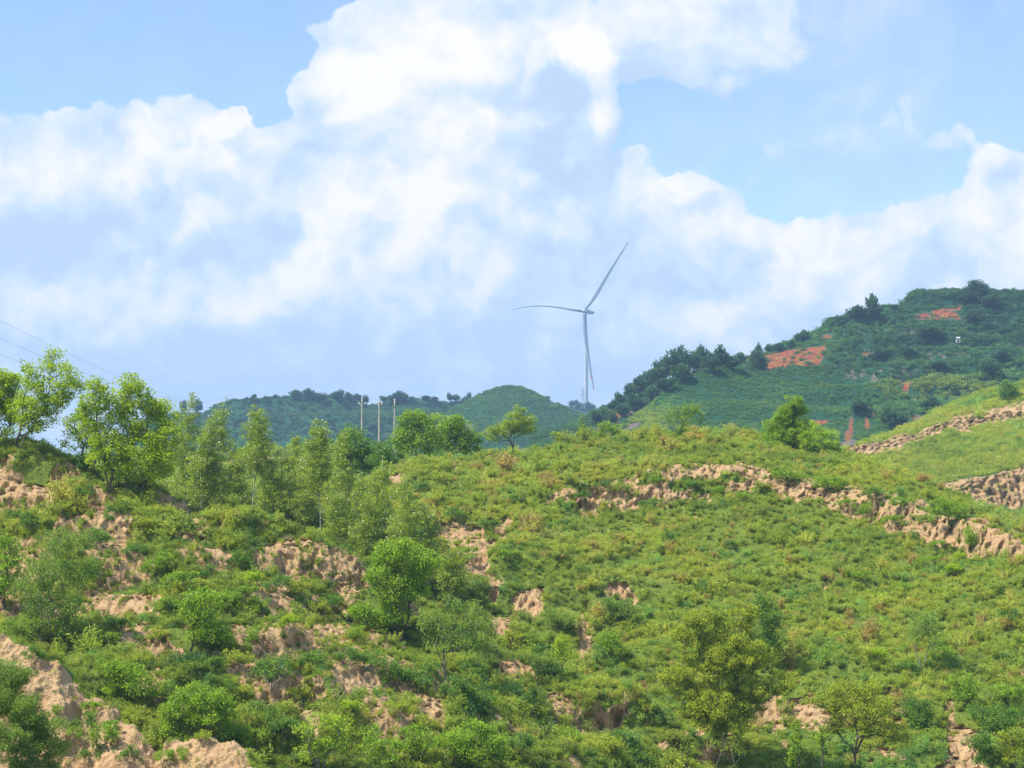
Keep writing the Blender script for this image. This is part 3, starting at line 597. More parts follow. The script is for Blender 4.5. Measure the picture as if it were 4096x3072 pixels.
# ---------------------------------------------------------------- ground cover clumps (instanced by geometry nodes)
CLUMPS = bpy.data.collections.new('cover_clumps')
def clump(name, v, q, tint, mat):
    me = mesh_np(name, v, q, mat, False, None, {'tint': tint}); o = bpy.data.objects.new(name, me); CLUMPS.objects.link(o)
rngc = np.random.default_rng(5)
def grass_clump(k, blades, h, r, w, mix=0.5):
    a = rngc.uniform(0, 6.28, blades); rr = r * np.sqrt(rngc.uniform(0, 1, blades)) * 0.6
    b = np.stack([np.cos(a) * rr, np.sin(a) * rr, np.full(blades, -0.05)], 1)
    hh = h * rngc.uniform(0.45, 1.1, blades); a2 = a + rngc.normal(0, 0.7, blades); ln = rngc.uniform(0.1, 0.75, blades) * hh
    mid = b + np.stack([np.cos(a2) * ln * 0.35, np.sin(a2) * ln * 0.35, hh * 0.6], 1)
    tip = b + np.stack([np.cos(a2) * ln, np.sin(a2) * ln, hh * rngc.uniform(0.75, 1, blades)], 1)
    s = np.stack([-np.sin(a + 1.2 * rngc.normal(0, 1, blades)), np.cos(a), a * 0], 1); s /= np.linalg.norm(s, axis=1, keepdims=True)
    v = np.stack([b - s * w * 0.5, b + s * w * 0.5, mid + s * w * 0.5, mid - s * w * 0.5, mid - s * w * .5, mid + s * w * .5, tip + s * w * 0.12, tip - s * w * 0.12], 1).reshape(-1, 3)
    clump('a%02d_grass' % k, v, np.arange(blades * 8).reshape(-1, 4), np.repeat(rngc.uniform(0.2, 0.9, blades), 2), L_cover)
def shrub_clump(k, n, r, h, l, w, nlobe=5, pre='b'):
    lob = [(rngc.normal(0, r * 0.42), rngc.normal(0, r * 0.42), h * rngc.uniform(0.25, 0.6), r * rngc.uniform(.35, .6), r * rngc.uniform(.35, .6), h * rngc.uniform(.28, .48)) for _ in range(nlobe)]
    c, d = sample_lobes(rngc, lob, n, 0.4); c[:, 2] = np.abs(c[:, 2])
    v, q = leaves_geo(rngc, c, d, l, w, 0.8); clump('%s%02d_shrub' % (pre, k), v, q, np.clip(rngc.normal(0.5, 0.25, n), 0, 1), L_cover)
def feather_clump(k, stems, h, r, l):
    V = []; N = 0
    for s in range(stems):
        a = rngc.uniform(0, 6.28); t = np.linspace(0.1, 1, 16); ln = rngc.uniform(0.15, 1) * r; hh = h * rngc.uniform(.6, 1.1)
        c = np.stack([np.cos(a) * ln * t ** 1.4, np.sin(a) * ln * t ** 1.4, hh * t], 1); c = np.repeat(c, 3, 0) + rngc.normal(0, 0.03, (48, 3))
        V.append(c)
    c = np.concatenate(V); d = rngc.normal(0, 1, c.shape); d[:, 2] = np.abs(d[:, 2]) * .8; d[:, :2] += c[:, :2] * 1.5
    v, q = leaves_geo(rngc, c, d, l, l * 0.22, 0.3); clump('c%02d_feather' % k, v, q, np.clip(rngc.normal(0.55, 0.22, len(c)), 0, 1), L_cover)
for k in range(3): grass_clump(k, 90, 0.55, 0.55, 0.028)          # index 0-2
for k in range(4): shrub_clump(k, 260, 0.55, 0.62, 0.10, 0.055)    # 3-6
for k in range(3): feather_clump(k, 11, 0.7, 0.5, 0.17)            # 7-9
for k in range(3): shrub_clump(k, 340, 1.0, 1.0, 0.26, 0.15, 8, 'd')   # 10-12 far bushes, unit size
for k in range(2): grass_clump(20 + k, 70, 1.0, 0.9, 0.09)         # sorts after a02 -> see index table below
NAMES = sorted(o.name for o in CLUMPS.objects)
IDX = lambda pre: [k for k, n in enumerate(NAMES) if n.startswith(pre)]
I_G, I_S, I_F, I_D, I_T = IDX('a0'), IDX('b'), IDX('c'), IDX('d'), IDX('a2')
def cover_nodes():
    nt = bpy.data.node_groups.new('cover_scatter', 'GeometryNodeTree')
    nt.interface.new_socket('Geometry', in_out='INPUT', socket_type='NodeSocketGeometry')
    nt.interface.new_socket('Geometry', in_out='OUTPUT', socket_type='NodeSocketGeometry')
    n, l = nt.nodes, nt.links
    gi = n.new('NodeGroupInput'); go = n.new('NodeGroupOutput'); ci = n.new('GeometryNodeCollectionInfo')
    ci.inputs['Collection'].default_value = CLUMPS; ci.inputs['Separate Children'].default_value = True; ci.inputs['Reset Children'].default_value = True
    ip = n.new('GeometryNodeInstanceOnPoints'); ip.inputs['Pick Instance'].default_value = True
    def na(nm, ty):
        a = n.new('GeometryNodeInputNamedAttribute'); a.data_type = ty; a.inputs['Name'].default_value = nm; return a.outputs[0]
    l.new(gi.outputs[0], ip.inputs['Points']); l.new(ci.outputs[0], ip.inputs['Instance'])
    l.new(na('pick', 'INT'), ip.inputs['Instance Index']); l.new(na('scl', 'FLOAT_VECTOR'), ip.inputs['Scale'])
    er = n.new('FunctionNodeEulerToRotation'); l.new(na('rot', 'FLOAT_VECTOR'), er.inputs[0]); l.new(er.outputs[0], ip.inputs['Rotation'])
    l.new(ip.outputs[0], go.inputs[0]); return nt
NT = cover_nodes()
def scatter_obj(name, pts, pick, scl, rot, shade, label, hue):
    me = bpy.data.meshes.new(name); me.vertices.add(len(pts)); me.vertices.foreach_set('co', pts.astype(np.float32).ravel())
    a = me.attributes.new('pick', 'INT', 'POINT'); a.data.foreach_set('value', pick.astype(np.int32))
    a = me.attributes.new('scl', 'FLOAT_VECTOR', 'POINT'); a.data.foreach_set('vector', scl.astype(np.float32).ravel())
    a = me.attributes.new('rot', 'FLOAT_VECTOR', 'POINT'); a.data.foreach_set('vector', rot.astype(np.float32).ravel())
    a = me.attributes.new('shade', 'FLOAT', 'POINT'); a.data.foreach_set('value', shade.astype(np.float32))
    a = me.attributes.new('hue', 'FLOAT', 'POINT'); a.data.foreach_set('value', hue.astype(np.float32))
    me.materials.append(L_cover)
    o = link(name, me); md = o.modifiers.new('scatter', 'NODES'); md.node_group = NT; tag(o, label, kind='stuff'); return o
def cover(lay, n, seed, picks, size, bare_keep=0.12, shade0=0.45, shade_amp=0.28, patch=9.0, urange=(-140, 1160), vrange=(0, 1e4), hue0=0.48, size_fn=None, hue_fn=None, patchy=0.0, size_var=0.36, label='', name='ground_cover', extra=None):
    """picks: list of (indices, weight, size factor, shade offset)"""
    rng = np.random.default_rng(seed); L = LAY[lay]; p = L['p']
    e1 = p[:-1, 1:] - p[:-1, :-1]; e2 = p[1:, :-1] - p[:-1, :-1]; ar = np.linalg.norm(np.cross(e1, e2), axis=-1)
    u = L['u'][:-1, :-1]; v = L['v'][:-1, :-1]
    w = ar * ((u > urange[0]) & (u < urange[1]) & (v < 860) & (v > vrange[0]) & (v < vrange[1]))
    b = np.clip(L['bare'][:-1, :-1], 0, 1); bb = sstep(b, 0.35, 0.6)
    w = w * (1 - bb * (1 - bare_keep)) * (1 - 0.97 * sstep(smooth(smooth(L['red'], 1.6, 0), 1.6, 1)[:-1, :-1], 0.03, 0.2))
    fn = fbm(p[:-1, :-1], patch, 3, seed + 300)
    if patchy: w = w * np.clip(1 + patchy * fbm(p[:-1, :-1], 2.2, 3, seed + 400) * 2.5, 0.02, 3)
    cs = np.cumsum(w.ravel()); k = np.searchsorted(cs, rng.uniform(0, cs[-1], n)); k = np.minimum(k, w.size - 1)
    i, j = np.unravel_index(k, w.shape); a, b2 = rng.uniform(0, 1, (2, n, 1))
    q = p[i, j] * (1 - a) * (1 - b2) + p[i, j + 1] * (1 - a) * b2 + p[i + 1, j] * a * (1 - b2) + p[i + 1, j + 1] * a * b2
    nn = L['n'][i, j]; f = fn[i, j]; onbare = bb[i, j]
    W_ = np.array([x[1] for x in picks], float); W_ /= W_.sum()
    # the kind of plant follows patches
    sel = np.clip(rng.uniform(0, 1, n) * 0.75 + 0.25 * (fbm(q, patch * 0.8, 2, seed + 9) * 0.9 + 0.5), 0, 0.9999)
    ki = np.searchsorted(np.cumsum(W_), sel); ki = np.minimum(ki, len(picks) - 1)
    pick = np.zeros(n, int); sf = np.zeros(n); so = np.zeros(n)
    for m_, (ids, _, s_, o_) in enumerate(picks):
        z = ki == m_; pick[z] = rng.choice(ids, z.sum()); sf[z] = s_; so[z] = o_
    s = size * sf * rng.lognormal(0, size_var, n) * (1 + 0.35 * np.clip(f, -1, 1)) * (1 - 0.35 * onbare)
    if size_fn is not None: s = s * size_fn(q)
    scl = np.stack([s * rng.uniform(.85, 1.25, n), s * rng.uniform(.85, 1.25, n), s * rng.uniform(.75, 1.25, n)], 1)
    nz = nn * np.array([0.35, 0.35, 1.0]); rot = np.stack([-np.arctan2(nz[:, 1], nz[:, 2]) , np.arctan2(nz[:, 0], nz[:, 2]), np.zeros(n)], 1) * 0.6
    rot += rng.normal(0, 0.1, (n, 3)); rot[:, 2] = rng.uniform(0, 6.28, n)
    sh = shade0 + shade_amp * (f + 0.5 * fbm(q, patch * 0.25, 2, seed + 21)) + so + rng.normal(0, 0.07, n)
    if extra is not None: sh = sh + extra(q)
    q = q - nn * 0.03
    hu = hue0 + 0.42 * fbm(q, patch * 0.45, 3, seed + 71) + rng.normal(0, 0.10, n)
    if hue_fn is not None: hu = hu + hue_fn(q)
    return scatter_obj(name, q, pick, scl, rot, np.clip(sh, 0, 1), label, hu)
cover('hillside', 100000, 1, [(I_G, 3.0, 0.8, 0.06), (I_G, 0.16, 1.0, 0.55), (I_F, 2.4, 0.85, 0.02), (I_F, 0.16, 1.15, 0.4), (I_S, 2.0, 0.85, -0.05), (I_S, 0.25, 1.4, -0.25)], 0.52, 0.20, 0.55, 0.40, 8, size_var=.45, patchy=.35, name='grass_cover', label='low grass, wormwood and scrub covering the broad hillside', vrange=(420, 860))
cover('ridge', 50000, 2, [(I_S, 3.2, 0.95, -0.05), (I_S, 0.4, 1.5, -0.3), (I_F, 2.4, 0.95, 0.0), (I_G, 0.3, 1.0, 0.5), (I_G, 2.0, 0.8, 0.02)], 0.52, 0.27, 0.50, 0.40, 5, patchy=0.8, name='scrub_cover', label='patchy scrub and grass on the loess ridge')
cover('mound', 2600, 3, [(I_S, 3, 0.9, 0), (I_G, 2, 0.7, 0)], 0.38, 0.10, 0.45, 0.25, 4, urange=(-140, 400), name='weed_cover', label='small weeds clinging to the bare loess mound')
cover('slope', 42000, 4, [(I_D, 1.3, 0.42, 0.0), (I_S, 1, 1.0, 0.0), (I_G, 1, 1.3, 0.08)], 0.8, 0.10, 0.58, 0.25, 22, urange=(780, 1160), name='grass_cover', label='bright grass and low bushes on the slope at the right edge')
cover('terrace', 6000, 5, [(I_D, 1, 0.8, -0.05), (I_T, 2, 0.8, 0.1)], 1.0, 0.15, 0.5, 0.22, 25, name='field_cover', label='tall green crops and weeds on the field terrace', vrange=(0, 520))
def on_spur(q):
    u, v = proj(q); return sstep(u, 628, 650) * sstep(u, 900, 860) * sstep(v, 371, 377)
def spur_sun_tint(q):  # sunlit wedges painted as yellower, lighter bush tint
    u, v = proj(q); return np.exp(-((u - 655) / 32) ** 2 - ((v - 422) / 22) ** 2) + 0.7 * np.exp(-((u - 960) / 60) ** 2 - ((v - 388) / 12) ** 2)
cover('hill', 60000, 6, [(I_D, 1, 1.0, -0.05)], 0.85, 0.10, 0.28, 0.22, 60, urange=(520, 1160), patchy=0.7, name='bush_cover', hue0=0.95, size_var=.34, size_fn=lambda q: 1 - 0.5 * on_spur(q), hue_fn=lambda q: -0.5 * spur_sun_tint(q), extra=lambda q: 0.08 * on_spur(q) + 0.3 * spur_sun_tint(q), label='low bushes and grass covering the terraced hill', vrange=(0, 470))  # dark tone and blue hue paint cloud shade onto the bushes
cover('far_hill', 22000, 7, [(I_D, 1, 1.0, -0.1)], 1.0, 0.2, 0.20, 0.2, 90, urange=(80, 640), patchy=0.9, name='bush_cover', hue0=0.95, label='bushes covering the far ridge', vrange=(0, 480))  # same cloud shade painted in by dark, bluish tint
cover('rounded_hill', 24000, 8, [(I_D, 1, 1.0, -0.02)], 0.5, 0.2, 0.22, 0.2, 90, urange=(380, 700), patchy=0.5, name='bush_cover', hue0=0.95, label='short bushes covering the rounded knoll', vrange=(0, 480))  # knoll bushes also tinted dark and blue for cloud shade
# ---------------------------------------------------------------- man-made things
def lathe(profile, sides=24):
    a = np.linspace(0, 2 * np.pi, sides, endpoint=False); V = np.concatenate([np.stack([np.cos(a) * r, np.sin(a) * r, np.full(sides, z)], 1) for r, z in profile])
    Q = []; i = np.arange(sides); j = (i + 1) % sides
    for k in range(len(profile) - 1): Q.append(np.stack([k * sides + i, k * sides + j, (k + 1) * sides + j, (k + 1) * sides + i], 1))
    return V, np.concatenate(Q)
def box_v(cx, cy, cz, sx, sy, sz):
    v = np.array([(x, y, z) for z in (-.5, .5) for y in (-.5, .5) for x in (-.5, .5)]) * (sx, sy, sz) + (cx, cy, cz)
    return v, np.array([(0, 2, 3, 1), (4, 5, 7, 6), (0, 1, 5, 4), (2, 6, 7, 3), (0, 4, 6, 2), (1, 3, 7, 5)])
def join(parts):
    V, Q, k = [], [], 0
    for v, q in parts: V.append(v); Q.append(q + k); k += len(v)
    return np.concatenate(V), np.concatenate(Q)
def part(name, vq, mat, parent, sm=False):
    return link(name, mesh_np(name, vq[0], vq[1], mat, sm), parent)
def empty(name, loc, label, cat, group=None):
    e = bpy.data.objects.new(name, None); COL.objects.link(e); e.location = loc; return tag(e, label, cat, group)
WHITE = simple('turbine_white', (0.50, 0.56, 0.62), 0.4, var=0.03, scale=0.2)
BLADE = simple('blade_grey', (0.22, 0.29, 0.34), 0.4, var=0.03, scale=0.2)  # darker than the tower: the blades' shade is painted into their colour
REDP = simple('signal_red', (0.42, 0.05, 0.06), 0.45)
CONC = simple('pole_concrete', (0.46, 0.42, 0.33), 0.85)
STEEL = simple('galvanised_steel', (0.38, 0.40, 0.42), 0.45, 0.6)
BLACKM = simple('dark_fitting', (0.03, 0.03, 0.035), 0.5)
PORC = simple('white_porcelain', (0.75, 0.75, 0.74), 0.25)
WIREM = simple('wire_metal', (0.16, 0.17, 0.19), 0.5, 0.3)
STONE = simple('white_stone', (0.74, 0.74, 0.72), 0.6)
DT = 1760.0; sT = DT / F
tb = P(586.0, 408.6, DT); hubp = P(583.9, 311.3, DT)
tur = empty('wind_turbine', tb, 'tall white three bladed wind turbine standing between the rounded knoll and the terraced hill', 'wind turbine')
Ht = (P(586, 313.6, DT) - tb)[2]
part('tower', lathe([(2.15, -8), (2.1, 0), (1.95, Ht * 0.25), (1.7, Ht * .5), (1.4, Ht * .75), (1.02, Ht - 0.6), (1.0, Ht)], 32), WHITE, tur, True)
for r, z in ((2.02, Ht * .2), (1.72, Ht * .48), (1.38, Ht * .76)): part('tower_flange', lathe([(r + .06, z), (r + .12, z + .15), (r + .06, z + .3)], 24), WHITE, tur, True)
# nacelle: rounded body along the rotor axis
hub_l = Vector((hubp - tb).tolist())
ax = Vector((-0.80, -0.60, 0.06)).normalized()        # direction the rotor faces
def along(profile, sides, org, d, flat=1.0):
    v, q = lathe(profile, sides); d = np.array(d); up = np.array([0, 0, 1.0]); x = np.cross(up, d); x /= np.linalg.norm(x); y = np.cross(d, x)
    return np.array(org) + v[:, :1] * x * flat + v[:, 1:2] * y + v[:, 2:3] * d, q
back = -ax
n0 = hub_l + back * 0.6
nac = part('nacelle', along([(0.3, -0.2), (1.35, 0), (1.65, 1.0), (1.75, 4.0), (1.7, 8.0), (1.5, 10.6), (1.2, 11.2), (0.1, 11.4)], 8, n0, back, 1.05), WHITE, tur, False)
part('wind_vane', join([box_v(*(n0 + back * 9.0 + Vector((0, 0, 2.3))), .12, .12, 1.6), box_v(*(n0 + back * 9.0 + Vector((0, 0, 3.1))), .9, .1, .1)]), STEEL, nac)
part('roof_hatch', box_v(*(n0 + back * 5.0 + Vector((0, 0, 1.9))), 2.2, 1.6, .5), STEEL, nac)
part('hub', along([(0.05, 2.6), (0.9, 2.3), (1.5, 1.5), (1.8, 0.4), (1.8, -0.6), (1.4, -1.0), (0.2, -1.05)][::-1], 24, hub_l, ax), WHITE, tur, True)
def blade(path, chord_dir, r_end, name='blade'):
    """path: world points root to tip; section = ellipse with the chord along chord_dir"""
    path = np.array(path); n = 40; t = np.linspace(0, 1, n); L = np.linspace(0, 1, len(path))
    c = np.stack([np.interp(t, L, path[:, k]) for k in range(3)], 1); c = smooth(c, 3.0, 0)
    chord = np.interp(t, [0, .05, .22, .45, .75, .96, 1], [2.2, 2.2, 4.4, 3.4, 2.1, 1.1, 0.5]); th = np.interp(t, [0, .05, .22, .5, 1], [2.2, 2.1, 1.3, .9, .45])
    tan = np.gradient(c, axis=0); tan /= np.linalg.norm(tan, axis=1, keepdims=True)
    cd = np.array(chord_dir, float); x = cd - (tan @ cd)[:, None] * tan; x /= np.linalg.norm(x, axis=1, keepdims=True); y = np.cross(tan, x)
    a = np.linspace(0, 2 * np.pi, 16, endpoint=False)
    V = (c[:, None] + x[:, None] * (np.cos(a)[None, :, None] * chord[:, None, None] / 2 + 0.12 * chord[:, None, None]) + y[:, None] * (np.sin(a)[None, :, None] * th[:, None, None] / 2 * (1 - 0.35 * np.cos(a))[None, :, None])).reshape(-1, 3)
    i = np.arange(16); j = (i + 1) % 16
    Q = np.concatenate([np.stack([k * 16 + i, k * 16 + j, (k + 1) * 16 + j, (k + 1) * 16 + i], 1) for k in range(n - 1)])
    b = part('blade', (V - tb, Q), BLADE, tur, True)
    for t0, t1 in r_end:
        k0, k1 = int(t0 * (n - 1)), int(t1 * (n - 1)); cc = c[k0:k1 + 1]; ch = chord[k0:k1 + 1] + .10; tt = th[k0:k1 + 1] + .08
        VV = (cc[:, None] + x[k0:k1 + 1, None] * (np.cos(a)[None, :, None] * ch[:, None, None] / 2 + 0.12 * (ch - .1)[:, None, None]) + y[k0:k1 + 1, None] * (np.sin(a)[None, :, None] * tt[:, None, None] / 2)).reshape(-1, 3)
        m_ = k1 - k0; QQ = np.concatenate([np.stack([k * 16 + i, k * 16 + j, (k + 1) * 16 + j, (k + 1) * 16 + i], 1) for k in range(m_)])
        part('red_band', (VV - tb, QQ), REDP, b, True)
def px_path(pts, dd):  # pixel points with growing depth offset dd
    n = len(pts); return [P(u, v, DT + dd * (k / (n - 1))) for k, (u, v) in enumerate(pts)]
blade(px_path([(584.2, 310.8), (590.6, 301.5), (597.2, 291.3), (604.6, 278.6), (613.6, 264.2), (621.8, 251.2), (629.8, 239.0)], 20), (0.9, 0.1, 0.35), [])
blade(px_path([(583.4, 311.4), (572.6, 310.0), (560.5, 307.6), (548.5, 306.2), (536.5, 305.7), (524, 307.2), (511.4, 309.8)], -45), (0.1, 0.9, 0.28), [])
blade(px_path([(583.7, 312.2), (583.9, 325.5), (585.2, 339.0), (587.2, 352.4), (589.3, 365.6), (591.6, 378.8), (594.3, 391.8)], -30), (0.9, 0.3, 0.0), [(0.80, 0.86), (0.955, 1.0)])
# lattice pylon beside the tower
pyb = P(583.2, 409, 1690); sP = 1690 / F
py = empty('lattice_pylon', pyb, 'thin lattice power pylon standing just left of the wind turbine base', 'pylon')
Hp = (409 - 387.4) * sP; seg = []
def pylon_half(z): return 1.55 * (1 - z / Hp) ** 1.0 + 0.16
zs = np.linspace(0, Hp, 9)
for a in range(4):
    sx_, sy_ = ((1, 1), (1, -1), (-1, -1), (-1, 1))[a]; sx2, sy2 = ((1, 1), (1, -1), (-1, -1), (-1, 1))[(a + 1) % 4]
    for k in range(8):
        h0, h1 = pylon_half(zs[k]), pylon_half(zs[k + 1])
        A = np.array([sx_ * h0, sy_ * h0, zs[k]]); B = np.array([sx_ * h1, sy_ * h1, zs[k + 1]]); Cc = np.array([sx2 * h1, sy2 * h1, zs[k + 1]])
        seg += [(A, B, .13, .13), (A, Cc, .07, .07), (B, Cc, .07, .07)]
part('lattice_tower', tubes(seg, 4), STEEL, py)
za = Hp - 6.6 * sP
for z_, hw in ((za, 2.9 * sP), (za + 2.6, 1.8 * sP)):
    part('crossarm', tubes([(np.array([-hw, 0, z_]), np.array([hw, 0, z_]), .1, .1), (np.array([-hw, 0, z_]), np.array([0, 0, z_ + .9]), .06, .06), (np.array([hw, 0, z_]), np.array([0, 0, z_ + .9]), .06, .06)], 4), STEEL, py)
    for s_ in (-1, 1): part('insulator', tubes([(np.array([s_ * hw, 0, z_]), np.array([s_ * hw, 0, z_ - 1.3]), .12, .12)], 5), BLACKM, py)
# three concrete poles behind the poplars
for k, (u, vt, fit, lab) in enumerate(((361.7, 398.0, PORC, 'leftmost of the three concrete poles rising behind the poplars'), (379.0, 399.0, PORC, 'middle one of the three concrete poles rising behind the poplars'), (394.4, 399.3, BLACKM, 'rightmost of the three concrete poles, with a dark fitting near its top'))):
    d = 268.0; b = P(u, 466, d); H = (P(u, vt, d) - b)[2]
    e = empty('utility_pole', b, lab, 'utility pole', 'concrete poles behind the poplars')
    part('pole', lathe([(0.20, -2), (0.185, 0), (0.10, H - .5), (0.10, H - .25), (0.01, H - .25)], 14), CONC, e, True)
    part('top_insulator', lathe([(0.02, H - .3), (0.06, H - .28), (.12, H - .2), (.07, H - .12), (.12, H - .06), (.09, H + .02), (.02, H + .04)], 12), PORC, e, True)
    z = H - 0.95 + 0.1 * k
    part('bracket', join([box_v(0, 0, z, 0.95, 0.12, 0.09), box_v(0, 0, z - 0.35, 0.30, 0.24, 0.08), box_v(-.12, -.02, z - .18, .05, .05, .4)]), STEEL if k < 2 else BLACKM, e)
    for s_ in (-1, 1):
        v, q = lathe([(0.02, 0), (0.08, .03), (.05, .08), (.09, .12), (.03, .22)], 10); part('insulator', (v * 1.5 + (s_ * .42, 0, z + .04), q), fit, e, True)
# power lines from the upper left towards the far ridge, ending at a small pole on it
e_b = P(188, 414, 1150); ep = empty('line_pole', e_b, 'tiny pole on the far ridge behind the left trees where the wires end', 'utility pole')
part('pole', tubes([(np.array([0, 0, -3.]), np.array([0, 0, 8.5]), .25, .16)], 6), STEEL, ep); part('crossarm', tubes([(np.array([-2., 0, 7.3]), np.array([2., 0, 7.3]), .12, .12)], 5), STEEL, ep)
for (pts, lab) in (([(-120, 262), (0, 320.5), (52, 346.5), (122, 378.2), (184, 401)], 'uppermost of the three thin overhead wires at the upper left'),
                   ([(-120, 283), (0, 337.5), (43, 357.5), (122, 387), (188, 402.5)], 'middle one of the three thin overhead wires at the left edge'),
                   ([(-120, 303), (0, 354), (28, 366), (122, 394), (191, 403)], 'lowest of the three thin overhead wires at the left edge')):
    uu = np.linspace(-120, pts[-1][0], 60); vv = smooth(np.interp(uu, [p[0] for p in pts], [p[1] for p in pts]), 3, 0)
    dd = 1 / np.interp(uu, [-120, pts[-1][0]], [1 / 190, 1 / 1150]); w = P(uu, vv, dd)
    sg = [(w[k], w[k + 1], .008 + .00003 * dd[k], .008 + .00003 * dd[k + 1]) for k in range(59)]
    v, q = tubes(sg, 5); o = link('overhead_wire', mesh_np('overhead_wire', v, q, WIREM)); tag(o, lab, 'wire', 'overhead wires at the left')
# white memorial gate on the terraced hill
gb = find('hill', 955.7, 341.0); gt = empty('memorial_gate', gb + np.array([0, -1.0, 0.0]), 'tiny white stone gate with a dark doorway on a terrace of the tall hill', 'gate')
for s_ in (-1, 1):
    part('pillar', join([box_v(s_ * .38, 0, .75, .16, .3, 1.7), box_v(s_ * .38, 0, -.05, .26, .42, .2)]), STONE, gt)
    part('wing_wall', join([box_v(s_ * .68, 0, .45, .3, .2, 1.1), box_v(s_ * .68, 0, 1.04, .4, .3, .1)]), STONE, gt)
part('lintel', join([box_v(0, 0, 1.5, 1.0, .28, .24)]), STONE, gt)
rv = [(-.85, -.3, 1.98), (-.5, -.3, 1.72), (.5, -.3, 1.72), (.85, -.3, 1.98), (-.6, 0, 2.1), (-.35, 0, 1.98), (.35, 0, 1.98), (.6, 0, 2.1), (-.85, .3, 1.98), (-.5, .3, 1.72), (.5, .3, 1.72), (.85, .3, 1.98), (-.5, -.25, 1.6), (.5, -.25, 1.6), (-.5, .25, 1.6), (.5, .25, 1.6)]
rq = [(0, 1, 5, 4), (1, 2, 6, 5), (2, 3, 7, 6), (4, 5, 9, 8), (5, 6, 10, 9), (6, 7, 11, 10), (1, 12, 13, 2), (9, 10, 15, 14), (1, 9, 14, 12), (2, 13, 15, 10)]
part('roof', (np.array(rv), np.array(rq)), STONE, gt); 
for fx, fs in ((0, .28), (-.35, .2), (.35, .2)): part('finial', box_v(fx, 0, 2.12, fs * .6, fs * .6, fs), STONE, gt)
part('doorway', box_v(0, .06, .72, .58, .1, 1.35), BLACKM, gt)  # dark slab painted in for the shade inside the opening
# ---------------------------------------------------------------- trees and shrubs
def T(name, ub, vb, lay, blobs, label, cat='tree', lm=None, bk=None, cov=1.7, leaf=(0.16, 0.10), clu=0.34, trunk=0.11, fork=0.3, stems=1, spread=0.0, d=None, seed=None, up=0.6, hi=0.0, squash=0.8, group=None, sink=0.0, lean=0.0, bias=0.34):
    b = P(ub, vb, d) if d is not None else find(lay, ub, vb); d_ = b[1]; s = d_ / F
    vb2 = proj(b[None])[1][0]; ub2 = proj(b[None])[0][0]
    seed = seed if seed is not None else int(ub * 7 + vb * 13) % 99991
    rng = np.random.default_rng(seed); lobes = []; area = 0
    for (u, v, rx, ry) in blobs:
        rx *= 1.12; ry *= 1.14; ry_m = rx * s * squash
        lobes.append(((u - ub2) * s, rng.normal(0, 0.25) * rx * s, (vb2 - v) * s, rx * s, ry_m, ry * s)); area += math.pi * rx * ry * s * s
    area *= 0.8; H = max(l[2] + l[5] for l in lobes)
    clu_m = clu * 1.2; n_clu = int(np.clip(area / (0.55 * clu_m ** 2 * math.pi) * 3.2, 12, 700)); nl = cov * 2.5 * area / (leaf[0] * leaf[1] * 0.5); per = int(max(6, nl / n_clu))
    low_ = min(l[2] - l[5] for l in lobes); fk = fork * H
    ms = plant_mesh(name, seed, 1.0, 1.0, lobes, n_clu, per, leaf, clu_m, trunk * 0.5, fk, stems, lean * H, lm or L_green, bk or B_dark, spread * H, up, 5, hi, bias=bias)
    return put_plant(name, ms, b + np.array([0, 0, -sink]), label, cat, group)
Y_ = dict(lm=L_yellow, bk=B_dark)
T('broadleaf_tree', -8, 448, 'ridge', [(2, 395, 18, 16), (-8, 385, 20, 16), (8, 378, 9, 10), (6, 415, 12, 14), (-18, 405, 22, 22), (4, 430, 10, 8)], 'yellow green broadleaf tree cut off by the left edge of the view', cov=2.2, fork=.2, stems=3, spread=.08, **Y_)
T('broadleaf_tree', 22, 449, 'ridge', [(30, 375, 9, 12), (35, 398, 14, 16), (20, 405, 14, 13), (52, 362, 10, 12), (58, 375, 16, 12), (72, 385, 13, 11), (55, 395, 14, 10), (38, 418, 13, 10), (28, 424, 16, 8), (50, 405, 12, 8)], 'tallest broadleaf tree at the far left, leaning right over the ridge crest', cov=1.6, trunk=.17, fork=.16, stems=4, spread=.10, **Y_)
T('broadleaf_tree', 79, 464, 'ridge', [(78, 425, 14, 9), (70, 440, 12, 7), (88, 440, 11, 8), (84, 415, 9, 7), (92, 452, 7, 6)], 'short broadleaf tree between the leaning tree and the big clump on the left ridge', cov=1.4, stems=3, spread=.06, **Y_)
T('broadleaf_tree', 108, 492, 'ridge', [(97, 388, 9, 10), (92, 402, 12, 9), (106, 396, 10, 12), (84, 412, 9, 7), (104, 420, 16, 14), (92, 430, 12, 9), (110, 445, 16, 10), (100, 458, 13, 9), (116, 468, 12, 8)], 'broadleaf tree at the left of the big clump, its dark trunk showing below', cov=1.9, trunk=.16, fork=.2, stems=3, spread=.05, **Y_)
T('broadleaf_tree', 127, 492, 'ridge', [(120, 408, 10, 10), (124, 430, 14, 12), (120, 452, 14, 10), (131, 470, 12, 7)], 'slender broadleaf tree in the middle of the big clump on the left ridge', cov=1.8, stems=2, **Y_)
T('broadleaf_tree', 142, 497, 'ridge', [(127, 383, 8, 9), (137, 388, 7, 6), (132, 400, 14, 12), (146, 402, 14, 10), (160, 412, 14, 12), (148, 425, 20, 16), (166, 435, 14, 14), (142, 450, 20, 12), (163, 458, 16, 12), (150, 474, 16, 9)], 'largest and roundest broadleaf tree at the right of the big clump on the left ridge', cov=2.0, trunk=.18, fork=.22, stems=3, spread=.06, **Y_)
